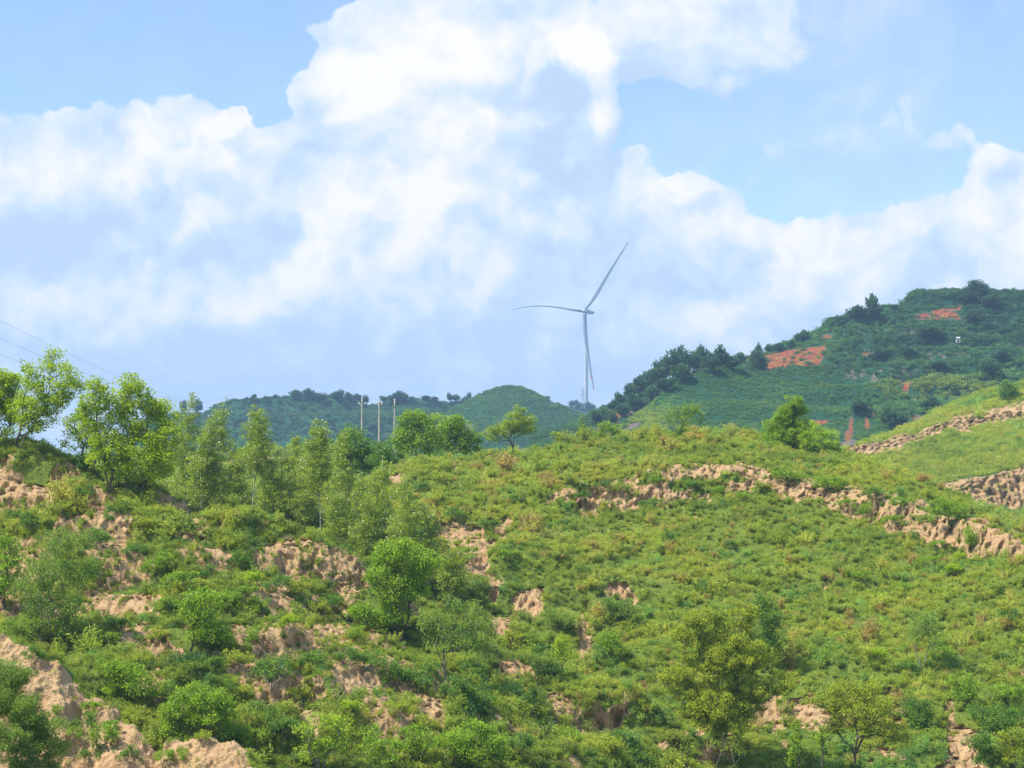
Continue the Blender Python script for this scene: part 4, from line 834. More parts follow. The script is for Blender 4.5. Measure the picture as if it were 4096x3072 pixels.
# poplars in the gully
def poplar(ub, vb, top, w, label, seed, d=None, cov=1.0, n=11, lay='hillside'):
    low = .50 if ub in (258, 318) else .78
    bl = []; H = vb - top; rng = np.random.default_rng(seed)
    for k in range(n):
        t = k / (n - 1); v = top + 4 + t * H * low; ww = w * (0.22 + 0.78 * math.sin(min(1, t * 1.3 + .05) * 1.57)) * rng.uniform(.75, 1.1); bl.append((ub + rng.normal(0, w * .16), v, ww * .52, H * .075 + 2))
    return T('poplar_tree', ub, vb, lay, bl, label, 'poplar', L_poplar, B_pale, cov, (0.115, 0.095), .26, .085, .62, 1, d=d, seed=seed, up=.2, group='poplars in the gully')
for a in [(188, 502, 399, 26, 'leftmost poplar, rising right behind the big broadleaf clump'), (217, 508, 406, 34, 'broad poplar left of the slim tall one, with a pointed tip against the far ridge'),
          (203, 512, 432, 26, 'short dense poplar at the foot of the broad pointed one'), (239, 512, 452, 24, 'small poplar filling the gap left of the slim tall poplar'),
          (258, 518, 411, 30, 'slim tall poplar with a pale bare lower trunk, against the far ridge'), (290, 522, 440, 30, 'rounded poplar just right of the slim tall one'),
          (272, 524, 470, 24, 'low poplar crowded between two taller ones'), (307, 528, 448, 20, 'narrow poplar pressed against the one with the white trunk'),
          (318, 540, 426, 32, 'tall poplar with the long white bare trunk in the middle of the gully'), (342, 548, 437, 28, 'poplar right behind the white trunked one'),
          (335, 560, 487, 30, 'bushy young poplar at the foot of the white trunk'), (357, 565, 476, 26, 'young poplar in front of the dark round tree'),
          (381, 566, 464, 28, 'poplar standing against the left end of the grassy hillside crest'), (368, 580, 498, 32, 'bushy young poplar low in the gully above the ridge line'),
          (409, 590, 482, 28, 'slim poplar standing on the left flank of the grassy hillside'), (395, 585, 515, 30, 'low bushy poplar directly above the dark leafy tree'), (428, 592, 505, 28, 'rightmost poplar, low and loose on the left flank of the hillside')]:
    ub, vb, top, w, lab = a; poplar(ub, vb, top, w, lab, int(ub * 3 + vb))
# behind the crest of the hillside
LK = dict(lm=L_dark, bk=B_dark)
T('round_tree', 362, 492, None, [(350, 437, 12, 9), (357, 448, 18, 14), (366, 460, 13, 14), (347, 455, 12, 12), (362, 474, 12, 10)], 'dark round tree behind the poplars below the leftmost concrete pole', d=205, cov=2.3, leaf=(.22, .14), clu=.5, **LK)
T('round_tree', 388, 470, None, [(386, 450, 11, 8), (380, 458, 10, 7), (394, 457, 9, 6)], 'small dark round tree at the feet of the concrete poles', d=200, cov=2.2, leaf=(.2, .13), clu=.45, lm=L_dark, bk=B_dark)
T('locust_tree', 420, 462, None, [(408, 420, 8, 7), (416, 418, 9, 8), (427, 422, 11, 8), (406, 431, 8, 7), (420, 435, 15, 9), (434, 432, 10, 8), (412, 445, 12, 8), (428, 446, 12, 8), (402, 440, 8, 8)], 'left and taller of two full green trees right of the concrete poles', d=208, cov=2.4, leaf=(.24, .15), clu=.5, fork=.2, stems=3, spread=.08, lm=L_green, bk=B_dark)
T('locust_tree', 452, 462, None, [(447, 421, 8, 7), (456, 424, 9, 8), (448, 432, 13, 8), (463, 433, 12, 8), (471, 437, 8, 6), (456, 444, 16, 7), (442, 438, 12, 8), (472, 446, 8, 5)], 'right one of two full green trees right of the concrete poles', d=212, cov=2.3, leaf=(.24, .15), clu=.5, fork=.2, stems=3, spread=.08, lm=L_green, bk=B_dark)
T('olive_tree', 513, 447, None, [(518, 411, 6, 5), (516, 420, 13, 8), (507, 429, 17, 7), (526, 427, 10, 6), (496, 434, 11, 6), (531, 419, 4, 3)], 'olive green spreading tree in front of the rounded knoll', d=193, cov=2.0, leaf=(.15, .09), clu=.35, fork=.2, stems=4, spread=.1, lm=L_poplar, bk=B_dark)
T('leafy_shrub', 606, 443, None, [(604, 427, 9, 5), (613, 430, 7, 5), (600, 434, 8, 4)], 'bright leafy shrub below the left foot of the terraced hill', 'shrub', d=196, cov=1.6, leaf=(.2, .12), clu=.35, stems=3, spread=.15, lm=L_green)
T('conifer_sapling', 582, 442, None, [(582, 419, 1.6, 4), (582, 425, 3.5, 3), (582, 431, 6, 4), (582, 437, 8, 4)], 'small pointed sapling on the hillside crest below the wind turbine', 'sapling', d=194, cov=1.4, leaf=(.16, .05), clu=.2, fork=.8, lm=L_blue)
T('leafy_shrub', 563, 443, None, [(560, 436, 8, 4), (569, 437, 6, 3)], 'low grey green shrub on the hillside crest left of the pointed sapling', 'shrub', d=192, cov=1.6, lm=L_olive)
T('sumac_tree', 684, 452, 'hillside', [(680, 412, 12, 5), (692, 409, 10, 4), (697, 415, 9, 4), (672, 419, 8, 4), (686, 421, 9, 4), (701, 421, 6, 3), (678, 431, 7, 3)], 'flat topped tree with open feathery crown on the hillside crest', d=188, cov=1.25, leaf=(.22, .09), clu=.32, trunk=.1, fork=.25, stems=3, spread=.12, lm=L_blue, bk=B_dark, up=1.2)
T('rusty_shrub', 697, 452, 'hillside', [(692, 440, 8, 7), (701, 442, 9, 7), (705, 447, 6, 4)], 'rust tinted shrub at the foot of the flat topped tree', 'shrub', d=186, cov=1.5, leaf=(.2, .09), clu=.3, stems=4, spread=.2, lm=L_rust)
T('round_tree', 787, 455, 'hillside', [(791, 405, 10, 8), (796, 410, 11, 9), (787, 413, 11, 9), (790, 420, 17, 11), (780, 430, 17, 11), (798, 431, 15, 12), (774, 440, 14, 11), (790, 443, 20, 11)], 'dense rounded tree, the tallest on the hillside crest', d=189, cov=3.0, leaf=(.15, .09), clu=.36, fork=.3, stems=2, lm=L_green, bk=B_dark, bias=.6)
T('pale_shrub', 822, 456, 'hillside', [(814, 432, 12, 10), (826, 439, 11, 8), (808, 442, 11, 8), (833, 446, 7, 5)], 'pale yellow green loose shrub right of the dense rounded tree', 'shrub', d=187, cov=1.6, leaf=(.15, .08), clu=.3, stems=5, spread=.15, lm=L_lime)
T('round_shrub', 1009, 399, 'slope', [(1009, 388, 7.5, 7), (1005, 392, 6, 5), (1013, 392, 5, 5)], 'round dark shrub alone on the bright slope at the right edge', 'shrub', cov=2.6, leaf=(.3, .2), clu=.5, **LK)
# the foreground slopes
T('leafy_tree', 400, 640, 'ridge', [(398, 550, 16, 10), (385, 562, 14, 10), (405, 568, 22, 14), (424, 564, 12, 11), (414, 588, 16, 14), (394, 590, 20, 14), (378, 577, 11, 9), (393, 612, 18, 13), (362, 612, 13, 9), (375, 620, 13, 8)], 'dark leafy tree in the middle of the ridge, where ridge and hillside meet', cov=2.4, leaf=(.17, .09), clu=.36, trunk=.13, fork=.2, stems=4, spread=.1, lm=L_green, bk=B_dark)
T('leafy_tree', 447, 606, 'hillside', [(452, 560, 9, 9), (462, 558, 9, 8), (447, 572, 12, 10), (460, 575, 12, 10), (452, 588, 12, 9)], 'loose light green tree just right of the dark leafy tree', cov=1.5, leaf=(.15, .09), clu=.32, stems=3, spread=.1, lm=L_poplar, bk=B_grey)
T('feathery_tree', 446, 676, 'ridge', [(448, 607, 18, 7), (466, 611, 14, 8), (482, 622, 15, 9), (434, 622, 13, 8), (456, 627, 18, 9), (442, 640, 17, 8), (470, 640, 16, 8), (484, 646, 9, 6)], 'feathery bluish tree with thin pale forked stems below the dark leafy tree', cov=1.25, leaf=(.24, .06), clu=.34, trunk=.07, fork=.42, stems=3, spread=.1, lm=L_blue, bk=B_grey, up=1.6)
T('spreading_tree', 724, 742, 'hillside', [(706, 623, 18, 12), (690, 635, 14, 10), (745, 617, 13, 11), (726, 642, 26, 15), (755, 658, 24, 15), (700, 657, 22, 13), (678, 676, 18, 8), (726, 672, 26, 14), (778, 682, 15, 11), (750, 690, 22, 11), (708, 697, 26, 11), (720, 716, 18, 9), (690, 690, 18, 8), (715, 705, 26, 12), (722, 722, 24, 9), (698, 712, 16, 8), (745, 705, 20, 10), (735, 655, 26, 18)], 'big spreading olive tree on the lower hillside, the largest tree in the foreground', d=112, cov=2.8, leaf=(.13, .075), clu=.27, trunk=.17, fork=.2, stems=4, spread=.12, lm=L_olive, bk=B_grey)
T('leafy_tree', 767, 668, 'hillside', [(764, 605, 11, 8), (770, 618, 12, 11), (763, 632, 12, 10), (774, 644, 10, 10)], 'dark bluish tree half hidden behind the big spreading olive tree', cov=2.0, leaf=(.14, .08), clu=.3, stems=2, spread=.05, lm=L_dark, bk=B_dark, seed=77)
T('spreading_tree', 855, 760, 'hillside', [(848, 690, 16, 8), (866, 692, 14, 8), (834, 702, 14, 9), (878, 706, 15, 9), (856, 712, 22, 11), (838, 726, 13, 7), (872, 727, 18, 8), (896, 732, 17, 6), (815, 702, 8, 5), (904, 738, 10, 4)], 'second spreading olive tree at the lower right with a dark trunk and twiggy open top', d=108, cov=1.9, leaf=(.12, .07), clu=.25, trunk=.13, fork=.28, stems=3, spread=.12, lm=L_olive, bk=B_dark)
T('thin_tree', 925, 672, 'hillside', [(918, 616, 13, 6), (933, 622, 10, 7), (914, 636, 9, 6), (936, 640, 8, 7), (924, 630, 10, 8)], 'thin young tree with sparse leaves and forked stems on the right hillside', cov=.9, leaf=(.16, .07), clu=.3, trunk=.07, fork=.35, stems=3, spread=.1, lm=L_blue, bk=B_grey)
T('leafy_tree', 56, 662, 'ridge', [(60, 545, 22, 12), (78, 570, 18, 13), (50, 572, 24, 14), (30, 590, 20, 12), (70, 600, 20, 12), (45, 612, 24, 13), (24, 628, 18, 10), (66, 628, 20, 11)], 'large loose grey green tree on the left of the ridge over bare soil', cov=1.5, leaf=(.13, .06), clu=.32, trunk=.1, fork=.3, stems=4, spread=.14, lm=L_blue, bk=B_dark)
T('leafy_tree', 189, 654, 'ridge', [(196, 594, 14, 9), (206, 604, 14, 9), (188, 610, 11, 9), (204, 620, 15, 10), (220, 632, 14, 7), (204, 636, 14, 7), (226, 640, 8, 5)], 'small bright tree with a curved dark trunk in the middle of the left ridge', cov=1.8, leaf=(.15, .09), clu=.3, trunk=.09, fork=.25, stems=2, spread=.06, lm=L_green, bk=B_dark)
T('leafy_shrub', 126, 704, 'ridge', [(110, 668, 14, 8), (128, 672, 16, 8), (138, 684, 15, 9), (118, 688, 16, 9), (150, 690, 10, 7)], 'wide green shrub above the bare mound', 'shrub', cov=2.0, leaf=(.12, .08), clu=.27, stems=5, spread=.2, fork=.2, lm=L_green)
T('leafy_shrub', 200, 742, 'ridge', [(196, 694, 20, 9), (216, 700, 16, 9), (180, 708, 18, 10), (204, 714, 24, 11), (222, 724, 16, 9), (172, 724, 13, 9), (235, 730, 12, 7)], 'largest green shrub thicket, behind the dip between the two bare mounds', 'shrub', cov=2.1, leaf=(.12, .08), clu=.28, stems=6, spread=.22, fork=.2, lm=L_green, bk=B_grey)
T('willow_shrub', 14, 800, 'mound', [(6, 680, 16, 14), (-10, 700, 22, 22), (16, 708, 18, 14), (26, 724, 20, 15), (44, 728, 14, 12), (10, 740, 26, 18), (44, 750, 18, 12), (30, 765, 26, 10)], 'dense fine leaved grey green thicket filling the bottom left corner', 'shrub', d=74, cov=3.4, leaf=(.10, .032), clu=.26, stems=6, spread=.2, lm=L_blue, bk=B_grey, bias=.55)
T('lime_shrub', 322, 772, 'ridge', [(316, 718, 13, 4), (330, 722, 12, 5), (342, 728, 10, 5), (306, 732, 12, 5), (322, 740, 16, 6), (340, 746, 13, 6), (312, 752, 14, 7)], 'yellow lime shrub with layered feathery leaves at the bottom, left of centre', 'shrub', cov=1.5, leaf=(.18, .055), clu=.22, stems=6, spread=.18, fork=.35, lm=L_lime, bk=B_grey, up=2)
T('leafy_shrub', 468, 780, 'ridge', [(470, 730, 16, 8), (486, 738, 16, 9), (456, 744, 18, 9), (478, 752, 22, 10), (498, 750, 12, 9)], 'bright green glossy shrub at the bottom centre', 'shrub', cov=2.1, leaf=(.12, .07), clu=.25, stems=6, spread=.2, lm=L_green)
T('leafy_shrub', 415, 762, 'ridge', [(410, 734, 12, 6), (422, 740, 13, 7), (412, 748, 12, 6)], 'smaller bright shrub just left of the glossy bottom centre shrub', 'shrub', cov=1.9, leaf=(.12, .07), clu=.25, stems=5, spread=.2, lm=L_green)
T('sapling', 560, 680, 'ridge', [(562, 644, 8, 7), (566, 654, 9, 7), (560, 664, 6, 4)], 'slim yellow green sapling beside the narrow bare column of soil', 'sapling', d=118, cov=1.3, leaf=(.12, .06), clu=.22, stems=2, spread=.06, fork=.4, lm=L_yellow)
T('vine_column', 795, 770, 'hillside', [(797, 730, 3.2, 6), (795, 740, 4, 7), (794, 752, 5, 7), (795, 762, 6, 5)], 'leafy green column of vine between the two spreading trees, the broader one', 'vine', d=109, cov=2.2, leaf=(.1, .07), clu=.15, fork=.9, lm=L_green)
T('vine_column', 822, 774, 'hillside', [(822, 731, 2.6, 4), (821, 739, 3.2, 5), (822, 748, 2.6, 4)], 'thin leafy column on a bare stem left of the second spreading tree', 'vine', d=108, cov=2.2, leaf=(.1, .07), clu=.14, fork=.9, lm=L_green)
T('twiggy_shrub', 724, 775, 'hillside', [(716, 748, 9, 6), (728, 745, 9, 7), (738, 750, 8, 6)], 'nearly bare twiggy shrub under the big spreading tree', 'shrub', d=107, cov=.22, leaf=(.1, .05), clu=.3, trunk=.03, stems=7, spread=.3, fork=.3, lm=L_olive, bk=B_grey)
T('twiggy_shrub', 680, 778, 'hillside', [(674, 754, 9, 6), (686, 752, 8, 6)], 'bare twiggy shrub at the bottom edge left of the big spreading tree', 'shrub', d=107, cov=.2, leaf=(.1, .05), clu=.3, trunk=.03, stems=6, spread=.3, fork=.3, lm=L_olive, bk=B_dark)
T('dead_sapling', 587, 682, 'ridge', [(585, 660, 4, 7), (590, 664, 4, 6)], 'leafless dark sapling right of the narrow soil column', 'sapling', d=118, cov=.1, leaf=(.08, .04), clu=.25, trunk=.03, fork=.4, lm=L_olive, bk=B_dark)
T('leafy_shrub', 6, 606, 'ridge', [(4, 546, 9, 8), (8, 560, 9, 9), (6, 578, 11, 10), (-2, 590, 12, 8)], 'bright lush shrub at the left edge beside the loose grey green tree', 'shrub', cov=2.2, leaf=(.16, .1), clu=.3, stems=4, spread=.12, lm=L_green)
for ub, vb, bl, lm, lab in [(968, 704, [(962, 682, 11, 7), (974, 688, 11, 8), (966, 696, 12, 6)], L_green, 'bright leafed shrub above the dark thicket at the lower right'),
        (998, 742, [(985, 712, 13, 9), (1004, 718, 16, 11), (994, 730, 18, 9)], L_dark, 'dark thicket right of the bare soil column at the lower right'),
        (918, 728, [(910, 708, 10, 8), (922, 711, 11, 9), (916, 719, 12, 6)], L_dark, 'dark rounded shrub left of the bare soil column at the lower right'),
        (1018, 778, [(1012, 738, 14, 9), (1022, 750, 14, 10), (1004, 756, 12, 9)], L_olive, 'olive shrub in the bottom right corner'),
        (984, 776, [(980, 742, 10, 9), (988, 756, 12, 10)], L_dark, 'deep green shrub between the bare soil column and the olive corner shrub'),
        (1008, 706, [(1002, 690, 10, 7), (1014, 694, 11, 8)], L_green, 'green shrub at the right edge above the dark thicket'),
        (669, 545, [(668, 533, 3.4, 6), (671, 537, 3.4, 5)], L_dark, 'small dark upright bush alone in the middle of the hillside'),
        (568, 476, [(562, 466, 9, 5), (571, 467, 8, 5)], L_olive, 'dusky bush just above the left end of the cliff band'),
        (790, 482, [(783, 473, 10, 5), (797, 475, 10, 5)], L_green, 'green bush hanging over the middle of the cliff band'),
        (835, 490, [(826, 482, 11, 6), (842, 484, 10, 6)], L_green, 'wide bush on the lip of the cliff band where it bends down'),
        (950, 522, [(940, 506, 11, 7), (956, 510, 12, 8)], L_green, 'big leafy bush above the right end of the cliff band'),
        (972, 546, [(970, 534, 5, 8), (973, 541, 5, 6)], L_green, 'narrow bush clinging to the cliff face near its right end'),
        (620, 620, [(612, 606, 11, 7), (628, 608, 12, 7), (618, 614, 12, 6)], L_blue, 'dense bluish fern like bush right of the narrow soil column'),
        (560, 630, [(552, 618, 12, 7), (566, 621, 11, 7)], L_blue, 'bluish bush between the bare soil face and the narrow soil column'),
        (610, 660, [(604, 640, 9, 8), (614, 646, 9, 8)], L_green, 'deep green bush low beside the narrow soil column')]:
    T('leafy_shrub', ub, vb, 'hillside', bl, lab, 'shrub', cov=2.1, leaf=(.13, .07), clu=.27, stems=4, spread=.18, lm=lm)
# many small shrubs on the ridge: one family of meshes, every shrub its own object
USED = set()
LM = [(22, 430, 'the leaning ridge tree'), (56, 600, 'the loose grey green tree'), (130, 450, 'the big broadleaf clump'), (196, 615, 'the small bright ridge tree'), (205, 715, 'the largest shrub thicket'), (130, 685, 'the wide green shrub above the mound'),
      (400, 590, 'the dark leafy tree'), (456, 635, 'the feathery forked tree'), (318, 480, 'the white trunked poplar'), (256, 480, 'the slim tall poplar'), (726, 670, 'the big spreading olive tree'), (855, 720, 'the second spreading olive tree'), (925, 640, 'the thin young hillside tree'),
      (322, 740, 'the lime feathery shrub'), (470, 745, 'the glossy bottom centre shrub'), (584, 630, 'the narrow soil column'), (530, 603, 'the bare soil face'), (498, 612, 'the triangular soil scar'), (960, 745, 'the bare soil column at lower right'), (787, 425, 'the dense rounded crest tree'),
      (690, 430, 'the flat topped crest tree'), (190, 550, 'the big upper soil scar'), (110, 575, 'the long pale soil gully'), (300, 570, 'the soil scar under the ridge line'), (560, 500, 'the left end of the cliff band'), (700, 485, 'the middle of the cliff band'), (985, 540, 'the right end of the cliff band'), (860, 505, 'the bend of the cliff band'),
      (470, 540, 'the crumbled soil face left of centre'), (669, 534, 'the small upright bush'), (230, 760, 'the rounded second mound'), (30, 700, 'the bottom left corner thicket'), (70, 670, 'the shoulder of the bare mound'), (418, 425, 'the left full green tree'), (513, 425, 'the olive spreading tree'), (950, 505, 'the big leafy bush above the cliff')]
def where_label(u, v, what, lms=None):
    ds = sorted(lms or LM, key=lambda l: math.hypot(l[0] - u, (l[1] - v) * 1.2))
    def rel(l):
        dx, dy = u - l[0], v - l[1]
        r = 'right' if dx > 0 else 'left'; b = 'below' if dy > 0 else 'above'
        if abs(dx) > 2 * abs(dy): return ('just ' if abs(dx) < 30 else 'well ') + r + ' of ' + l[2]
        if abs(dy) > 2 * abs(dx): return ('just ' if abs(dy) < 26 else 'well ') + b + ' ' + l[2]
        return b + ' and ' + r + ' of ' + l[2]
    for l in ds[:8]:
        t = what + ' ' + rel(l)
        if len(t.split()) <= 16 and t not in USED: USED.add(t); return t
    USED.add(t); return t
KW = ['bright green low shrub', 'full green low shrub', 'dark green low shrub', 'dark ragged low shrub', 'olive low shrub', 'yellow green low shrub']
def shrub_set(n, seed0, H, Wd, lm, **k):
    return [plant_mesh('low_shrub', seed0 + i, H, Wd, None, 34, 40, (.12, .065), .22, .03, .2, 4, 0, lm, B_grey, .15, .6) for i in range(n)]
S1 = shrub_set(2, 900, 1.5, 1.9, L_green) + shrub_set(2, 910, 1.5, 1.8, L_dark) + shrub_set(1, 920, 1.4, 1.7, L_olive) + shrub_set(1, 930, 1.5, 1.5, L_yellow)
rs = np.random.default_rng(44)
for (u, v, k, s) in [(246, 604, 1, 1.1), (262, 616, 0, .8), (240, 566, 3, .9), (226, 548, 4, .8), (277, 590, 2, .9), (250, 642, 0, .9), (312, 662, 2, .8), (273, 682, 2, 1.2), (320, 616, 4, .9), (346, 662, 3, .8), (166, 566, 0, .9),
        (180, 590, 1, 1.2), (152, 575, 0, 1.0), (170, 612, 1, .9), (205, 578, 3, .8), (95, 545, 2, .9), (30, 527, 3, .8), (62, 515, 4, .9), (12, 522, 2, .8), (86, 497, 2, .9), (145, 530, 4, 1.0), (132, 555, 2, .9), (290, 632, 5, .8), (255, 586, 5, .9), (228, 610, 1, 1.1),
        (300, 596, 4, 1.0), (330, 608, 2, .9), (355, 640, 0, .9), (372, 668, 2, 1.0), (395, 684, 3, 1.1), (420, 690, 2, 1.1), (455, 700, 3, 1.0), (480, 705, 2, 1.0), (505, 690, 4, 1.0), (530, 705, 3, 1.0), (545, 735, 2, 1.1), (575, 745, 0, 1.0), (520, 752, 3, 1.0), (610, 756, 4, 1.0), (640, 764, 2, 1.0),
        (350, 716, 5, .9), (400, 716, 4, .9), (362, 752, 0, 1.0), (385, 766, 1, 1.1), (262, 716, 3, .9), (280, 742, 2, 1.1), (252, 752, 0, 1.0), (300, 702, 4, .8), (160, 640, 4, .9), (118, 632, 2, .9), (100, 650, 1, 1.0), (140, 664, 4, .8), (210, 668, 2, .9), (235, 668, 4, .9), (225, 690, 3, .8), (18, 640, 5, .8), (245, 700, 4, .9)]:
    sc = s * rs.uniform(.85, 1.1); put_plant('low_shrub', S1[k], find('ridge', u, v) - np.array([0, 0, .1]), where_label(u, v, KW[k]), 'shrub', 'low shrubs scattered over the loess ridge', rs.uniform(0, 6.28), (sc, sc, sc * rs.uniform(.8, 1.1)))
for (u, v, k, s) in [(90, 715, 1, .55), (84, 730, 3, .6), (100, 745, 0, .7), (92, 760, 3, .7), (76, 742, 0, .5), (110, 730, 1, .5), (126, 758, 3, .5), (165, 764, 1, .6), (178, 760, 0, .45), (34, 660, 3, .6), (60, 712, 0, .4), (205, 742, 4, .45)]:
    sc = s * rs.uniform(.85, 1.1); put_plant('mound_shrub', S1[k], find('mound', u, v) - np.array([0, 0, .08]), where_label(u, v, 'tiny ' + KW[k].replace(' low', '')), 'shrub', 'small shrubs on the bare mounds', rs.uniform(0, 6.28), (sc, sc, sc))
for (u, v, k, s) in [(600, 488, 2, .8), (622, 494, 0, .8), (660, 484, 0, .7), (690, 488, 2, .7), (648, 506, 2, .8), (716, 492, 0, .7), (742, 500, 1, .7), (765, 490, 4, .7), (846, 510, 1, .9), (860, 515, 0, .9), (890, 528, 1, .9), (908, 538, 3, .8), (925, 524, 0, .8), (938, 548, 1, .8), (900, 508, 0, .9), (870, 498, 3, .9), (585, 500, 3, .8),
        (960, 560, 5, .7), (950, 575, 5, 1.0), (930, 565, 1, 1.0), (1005, 570, 0, .9), (460, 520, 3, .9), (490, 528, 2, .9), (440, 545, 4, .8), (468, 562, 1, .9), (505, 560, 1, .9), (492, 612, 5, .6), (535, 645, 0, .9), (515, 645, 4, 1.0), (548, 665, 3, 1.1), (640, 640, 4, .9), (880, 600, 5, .8), (905, 590, 0, .8), (860, 580, 1, .7), (1010, 620, 2, .9), (840, 640, 1, .8), (940, 660, 0, 1.0), (910, 670, 2, 1.0), (880, 662, 5, .9), (800, 606, 4, .7), (700, 590, 3, .7), (730, 546, 2, .6), (800, 560, 4, .6),
        (480, 492, 4, .8), (520, 500, 2, .8), (556, 520, 4, .7), (430, 470, 4, .9), (445, 482, 4, .9), (420, 488, 2, .8), (545, 460, 4, .8), (600, 470, 4, .7)]:
    sc = s * rs.uniform(.85, 1.1); put_plant('hillside_shrub', S1[k], find('hillside', u, v) - np.array([0, 0, .1]), where_label(u, v, KW[k].replace('low', 'small')), 'shrub', 'small shrubs on the broad hillside', rs.uniform(0, 6.28), (sc * 1.2, sc * 1.2, sc * rs.uniform(.8, 1.1)))
# distant trees: a few meshes shared by every tree
def far_set(n, seed, leaf, cl, shape, lm=None):
    R = []
    for i in range(n):
        rng = np.random.default_rng(seed + i)
        if shape == 'round': lob = [(rng.normal(0, .14), rng.normal(0, .14), rng.uniform(.45, .78), rng.uniform(.22, .34), rng.uniform(.22, .34), rng.uniform(.16, .26)) for _ in range(9)]
        elif shape == 'flat': lob = [(rng.normal(0, .2), rng.normal(0, .2), rng.uniform(.72, .86), .3, .3, .12) for _ in range(6)]
        elif shape == 'dome': lob = [(0, 0, .40, .5, .5, .42), (0, 0, .6, .40, .40, .38), (.05, 0, .3, .45, .45, .3)]
        else: lob = [(0, 0, .2 + .11 * q, .34 * (1 - .12 * q), .34 * (1 - .12 * q), .10) for q in range(7)]
        R.append(plant_mesh('distant_tree', seed + i, 1.0, 1.0, lob, cl, 16, leaf, .12, .035, .45, 1, 0, lm or L_far, B_dark, 0, .8, 4))
    return R
FR = far_set(4, 60, (.12, .08), 90, 'round'); FF = far_set(2, 70, (.11, .08), 60, 'flat'); FD = far_set(1, 80, (.09, .06), 260, 'dome'); FC = far_set(2, 90, (.12, .06), 90, 'cone')
def far_tree(u, v, rx, ry, lay, label, group, fam=FR, base_v=None, k=0, sink=0.0):
    bv = base_v if base_v is not None else v + ry * 1.1
    b = find(lay, u, bv, back=False); s = b[1] / F; H = max((proj(b[None])[1][0] - (v - ry)) * s, ry * s * 1.4); w = rx * 2.4 * s
    return put_plant('distant_tree', fam[k % len(fam)], b - np.array([0, 0, .3]), label, 'tree', group, (u * 1.7) % 6.28, (w, w, H * 1.1))
LS = [(757, 360, 'the dark conical tree'), (672, 366, 'the highest mound of trees'), (598, 410, 'the foot of the shoulder'), (585, 405, 'the turbine foot'), (640, 400, 'the edge of the grassy spur'), (700, 372, 'the top of the grassy spur'), (720, 350, 'the gap before the conical tree'), (622, 395, 'the lowest skyline trees'), (650, 380, 'the middle of the wooded slope')]
L1 = 'dark tree on the wooded left shoulder of the terraced hill'; G1 = 'trees on the left shoulder of the terraced hill'
k = 0
for u, v, rx, ry in [(612, 403, 4, 4), (621, 398, 5, 5), (629, 391, 6, 6), (638, 385, 7, 8), (647, 379, 6, 7), (656, 376, 9, 9), (664, 370, 9, 10), (672, 364, 11, 12), (681, 357, 10, 9), (692, 361, 9, 8), (700, 356, 7, 9), (711, 361, 9, 7), (722, 355, 7, 9), (732, 361, 9, 6), (739, 358, 6, 5),
                     (650, 392, 8, 6), (636, 400, 8, 6), (664, 383, 9, 6), (622, 409, 8, 5), (680, 371, 10, 7), (606, 413, 7, 4), (596, 416, 6, 4), (612, 418, 6, 4)]:
    far_tree(u, v, rx, ry, 'hill', where_label(u, v, ('big' if ry > 8 else 'small' if ry < 5.5 else 'dark') + ' hill shoulder tree', LS), G1, FR, k=k, base_v=v + ry * 1.35); k += 1
for u, v, rx, ry, fam, lab in [(757, 360, 8, 10, FD, 'dark conical tree at the left end of the large orange soil patch'), (757, 347, 3, 4, FR, 'small tree on the skyline above the dark conical tree'), (768, 347, 4, 3, FR, 'low skyline tree above the large orange soil patch'), (778, 346, 5, 3, FR, 'wide low skyline bush right above the large orange patch'),
        (790, 343, 4, 3, FR, 'small skyline tree where the hill outline starts to rise'), (801, 335, 7, 5, FR, 'rounded skyline bush at the first step of the hill outline'), (839, 321, 5, 5, FR, 'single skyline tree halfway up the hill outline'), (859, 312, 9, 6, FR, 'broad tree left of the tall skyline tree'),
        (872, 303, 6, 8, FR, 'tallest thin skyline tree on the shoulder below the summit'), (877, 310, 7, 5, FR, 'bushy tree right against the tall skyline tree'), (893, 306, 3, 2.4, FR, 'tiny skyline bush below the summit slope'), (979, 291, 10.5, 10.5, FD, 'big dark dome shaped tree on the summit'), (966, 295, 7, 6, FR, 'lighter tree left of the dome shaped summit tree'),
        (993, 298, 8, 6, FR, 'bush right of the dome shaped summit tree'), (938, 332.5, 4.4, 4.6, FD, 'small perfectly round dark tree left of the white gate'), (924, 332, 8, 6.5, FR, 'wide tree left of the small round tree'), (976, 315, 8, 6, FR, 'bushy tree right of the upper orange soil patch'), (895, 418, 12, 9, FR, 'large dark tree at the foot of the terraced hill'),
        (909, 350, 6, 5, FR, 'dark bush below the cliff band in the middle of the terraced hill'), (991, 368, 10, 6, FR, 'wide dark bush on a lower terrace at the right edge'), (957, 391, 4, 5, FR, 'upright tree just above the bright slope'), (1003, 355, 7, 5, FR, 'dark tree on the terrace near the right edge'), (940, 365, 8, 4, FR, 'spreading bush on the middle terrace'), (880, 352, 7, 4, FR, 'bush beside the small orange patch on the middle terrace'), (862, 405, 9, 5, FR, 'dark thicket above the narrow orange gullies'), (930, 402, 8, 5, FR, 'thicket right of the lower orange spots')]:
    far_tree(u, v, rx, ry, 'hill', lab, None, fam, k=k, base_v=v + ry * (1.0 if fam is FD else 1.25)); k += 1
L2 = 'little umbrella shaped tree on the bare skyline of the far ridge'; G2 = 'umbrella trees on the far ridge'
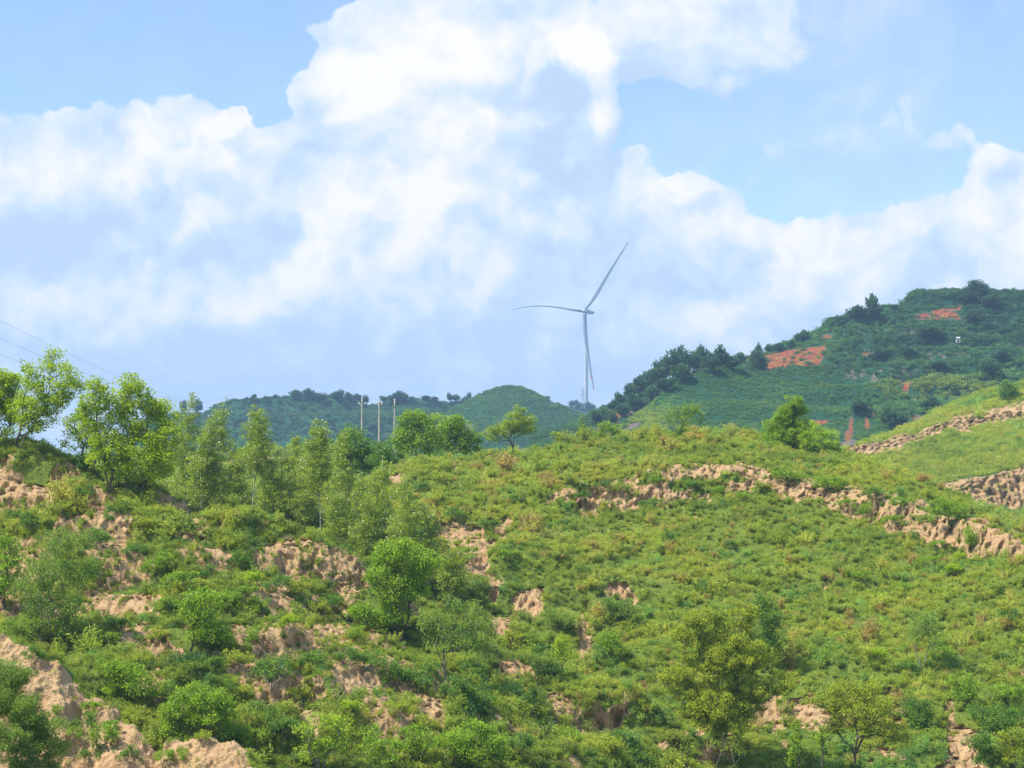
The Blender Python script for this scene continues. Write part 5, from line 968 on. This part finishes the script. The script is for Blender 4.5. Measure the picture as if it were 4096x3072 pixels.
for u, v, rx, ry in [(246.2, 399.1, 2.1, 1.6), (252.3, 398.4, 1.9, 1.5), (256.4, 397, 2.6, 2.2), (263.8, 398, 2.8, 1.8), (278, 396.4, 2.5, 1.4)]:
    far_tree(u, v, rx, ry, 'far_hill', {246.2: 'leftmost little umbrella tree on the far ridge skyline', 252.3: 'low umbrella tree touching the one right of it on the far skyline', 256.4: 'taller umbrella tree of the touching pair on the far skyline', 263.8: 'widest umbrella tree, standing alone right of the touching pair', 278: 'flattest umbrella tree, rightmost before the row of rounded trees'}[u], G2, FF, k=k, base_v=v + ry + 2.6); k += 1
LR = [(270, 397, 'the umbrella trees'), (361.7, 400, 'the leftmost concrete pole'), (379, 400, 'the middle concrete pole'), (394.4, 400, 'the rightmost concrete pole'), (300, 398, 'the left end of the tree row'), (478, 397, 'the shoulder of the rounded knoll'), (430, 400, 'the bare part of the skyline'), (190, 405, 'the tips of the left poplars')]
L3 = 'rounded tree in the row along the skyline of the far ridge'; G3 = 'rounded trees along the far ridge'
for u, v, rx, ry in [(297.7, 394.6, 5.6, 4.3), (309, 393.6, 5.6, 4.5), (322, 396, 6.2, 3.4), (338.4, 393.8, 6, 3.2), (349, 396, 4.4, 3.2), (358, 396.6, 5, 2.6), (368, 398, 4, 2.6), (385, 398.4, 4, 2.2), (392, 397.6, 5, 2.6), (400, 395.2, 6, 3.8), (406, 397, 4, 3), (413.6, 398.4, 3, 2.2), (427, 398, 4.2, 2.6), (436, 398.5, 4, 2), (451.6, 396, 2.8, 3.2), (458, 397, 4, 2.4), (468.6, 396, 2.4, 3), (463.8, 400.5, 4, 3.6), (447.6, 408.6, 4.4, 4.2), (199.4, 404.3, 4.2, 4.3), (184, 404.5, 3.6, 3)]:
    far_tree(u, v, rx, ry, 'far_hill', where_label(u, v, ('big' if ry > 3.5 else 'small') + ' far ridge tree', LR), G3, FR, k=k); k += 1
L4 = 'small tree in the dark clump around the foot of the wind turbine'; G4 = 'trees around the wind turbine foot'
for u, v, rx, ry in [(571, 404, 3.4, 3), (578, 403.4, 3.2, 3.4), (581, 406, 4, 3), (590, 405.5, 4, 3), (595, 407.5, 3.6, 3), (586, 407, 3.6, 2.6), (601, 410, 3.4, 2.6)]:
    far_tree(u, v, rx, ry, 'distant_ridge', where_label(u, v, 'tree', [(583.5, 405, 'the lattice pylon'), (588, 407, 'the turbine foot'), (570, 407, 'the right slope of the rounded knoll'), (600, 409, 'the wooded hill shoulder')]), G4, FR, k=k); k += 1
# ---------------------------------------------------------------- haze: one closed box of thin even air
def make_haze():
    m, g, o = material('haze_air')
    vol = g.n.new('ShaderNodeVolumePrincipled')
    vol.inputs['Color'].default_value = (0.46, 0.68, 1.0, 1); vol.inputs['Density'].default_value = HAZE; vol.inputs['Anisotropy'].default_value = 0.0
    g.l.new(vol.outputs[0], o.inputs['Volume'])
    x0, x1, y0, y1, z0, z1 = -2620, 2620, -420, 3620, -95, 232
    v = [(x, y, z) for z in (z0, z1) for y in (y0, y1) for x in (x0, x1)]
    q = [(0, 2, 3, 1), (4, 5, 7, 6), (0, 1, 5, 4), (2, 6, 7, 3), (0, 4, 6, 2), (1, 3, 7, 5)]
    me = mesh_np('haze', v, q, m, False); tag(link('haze', me), 'pale air between the viewer and the far hills', kind='stuff')
HAZE = 0.00021
make_haze()
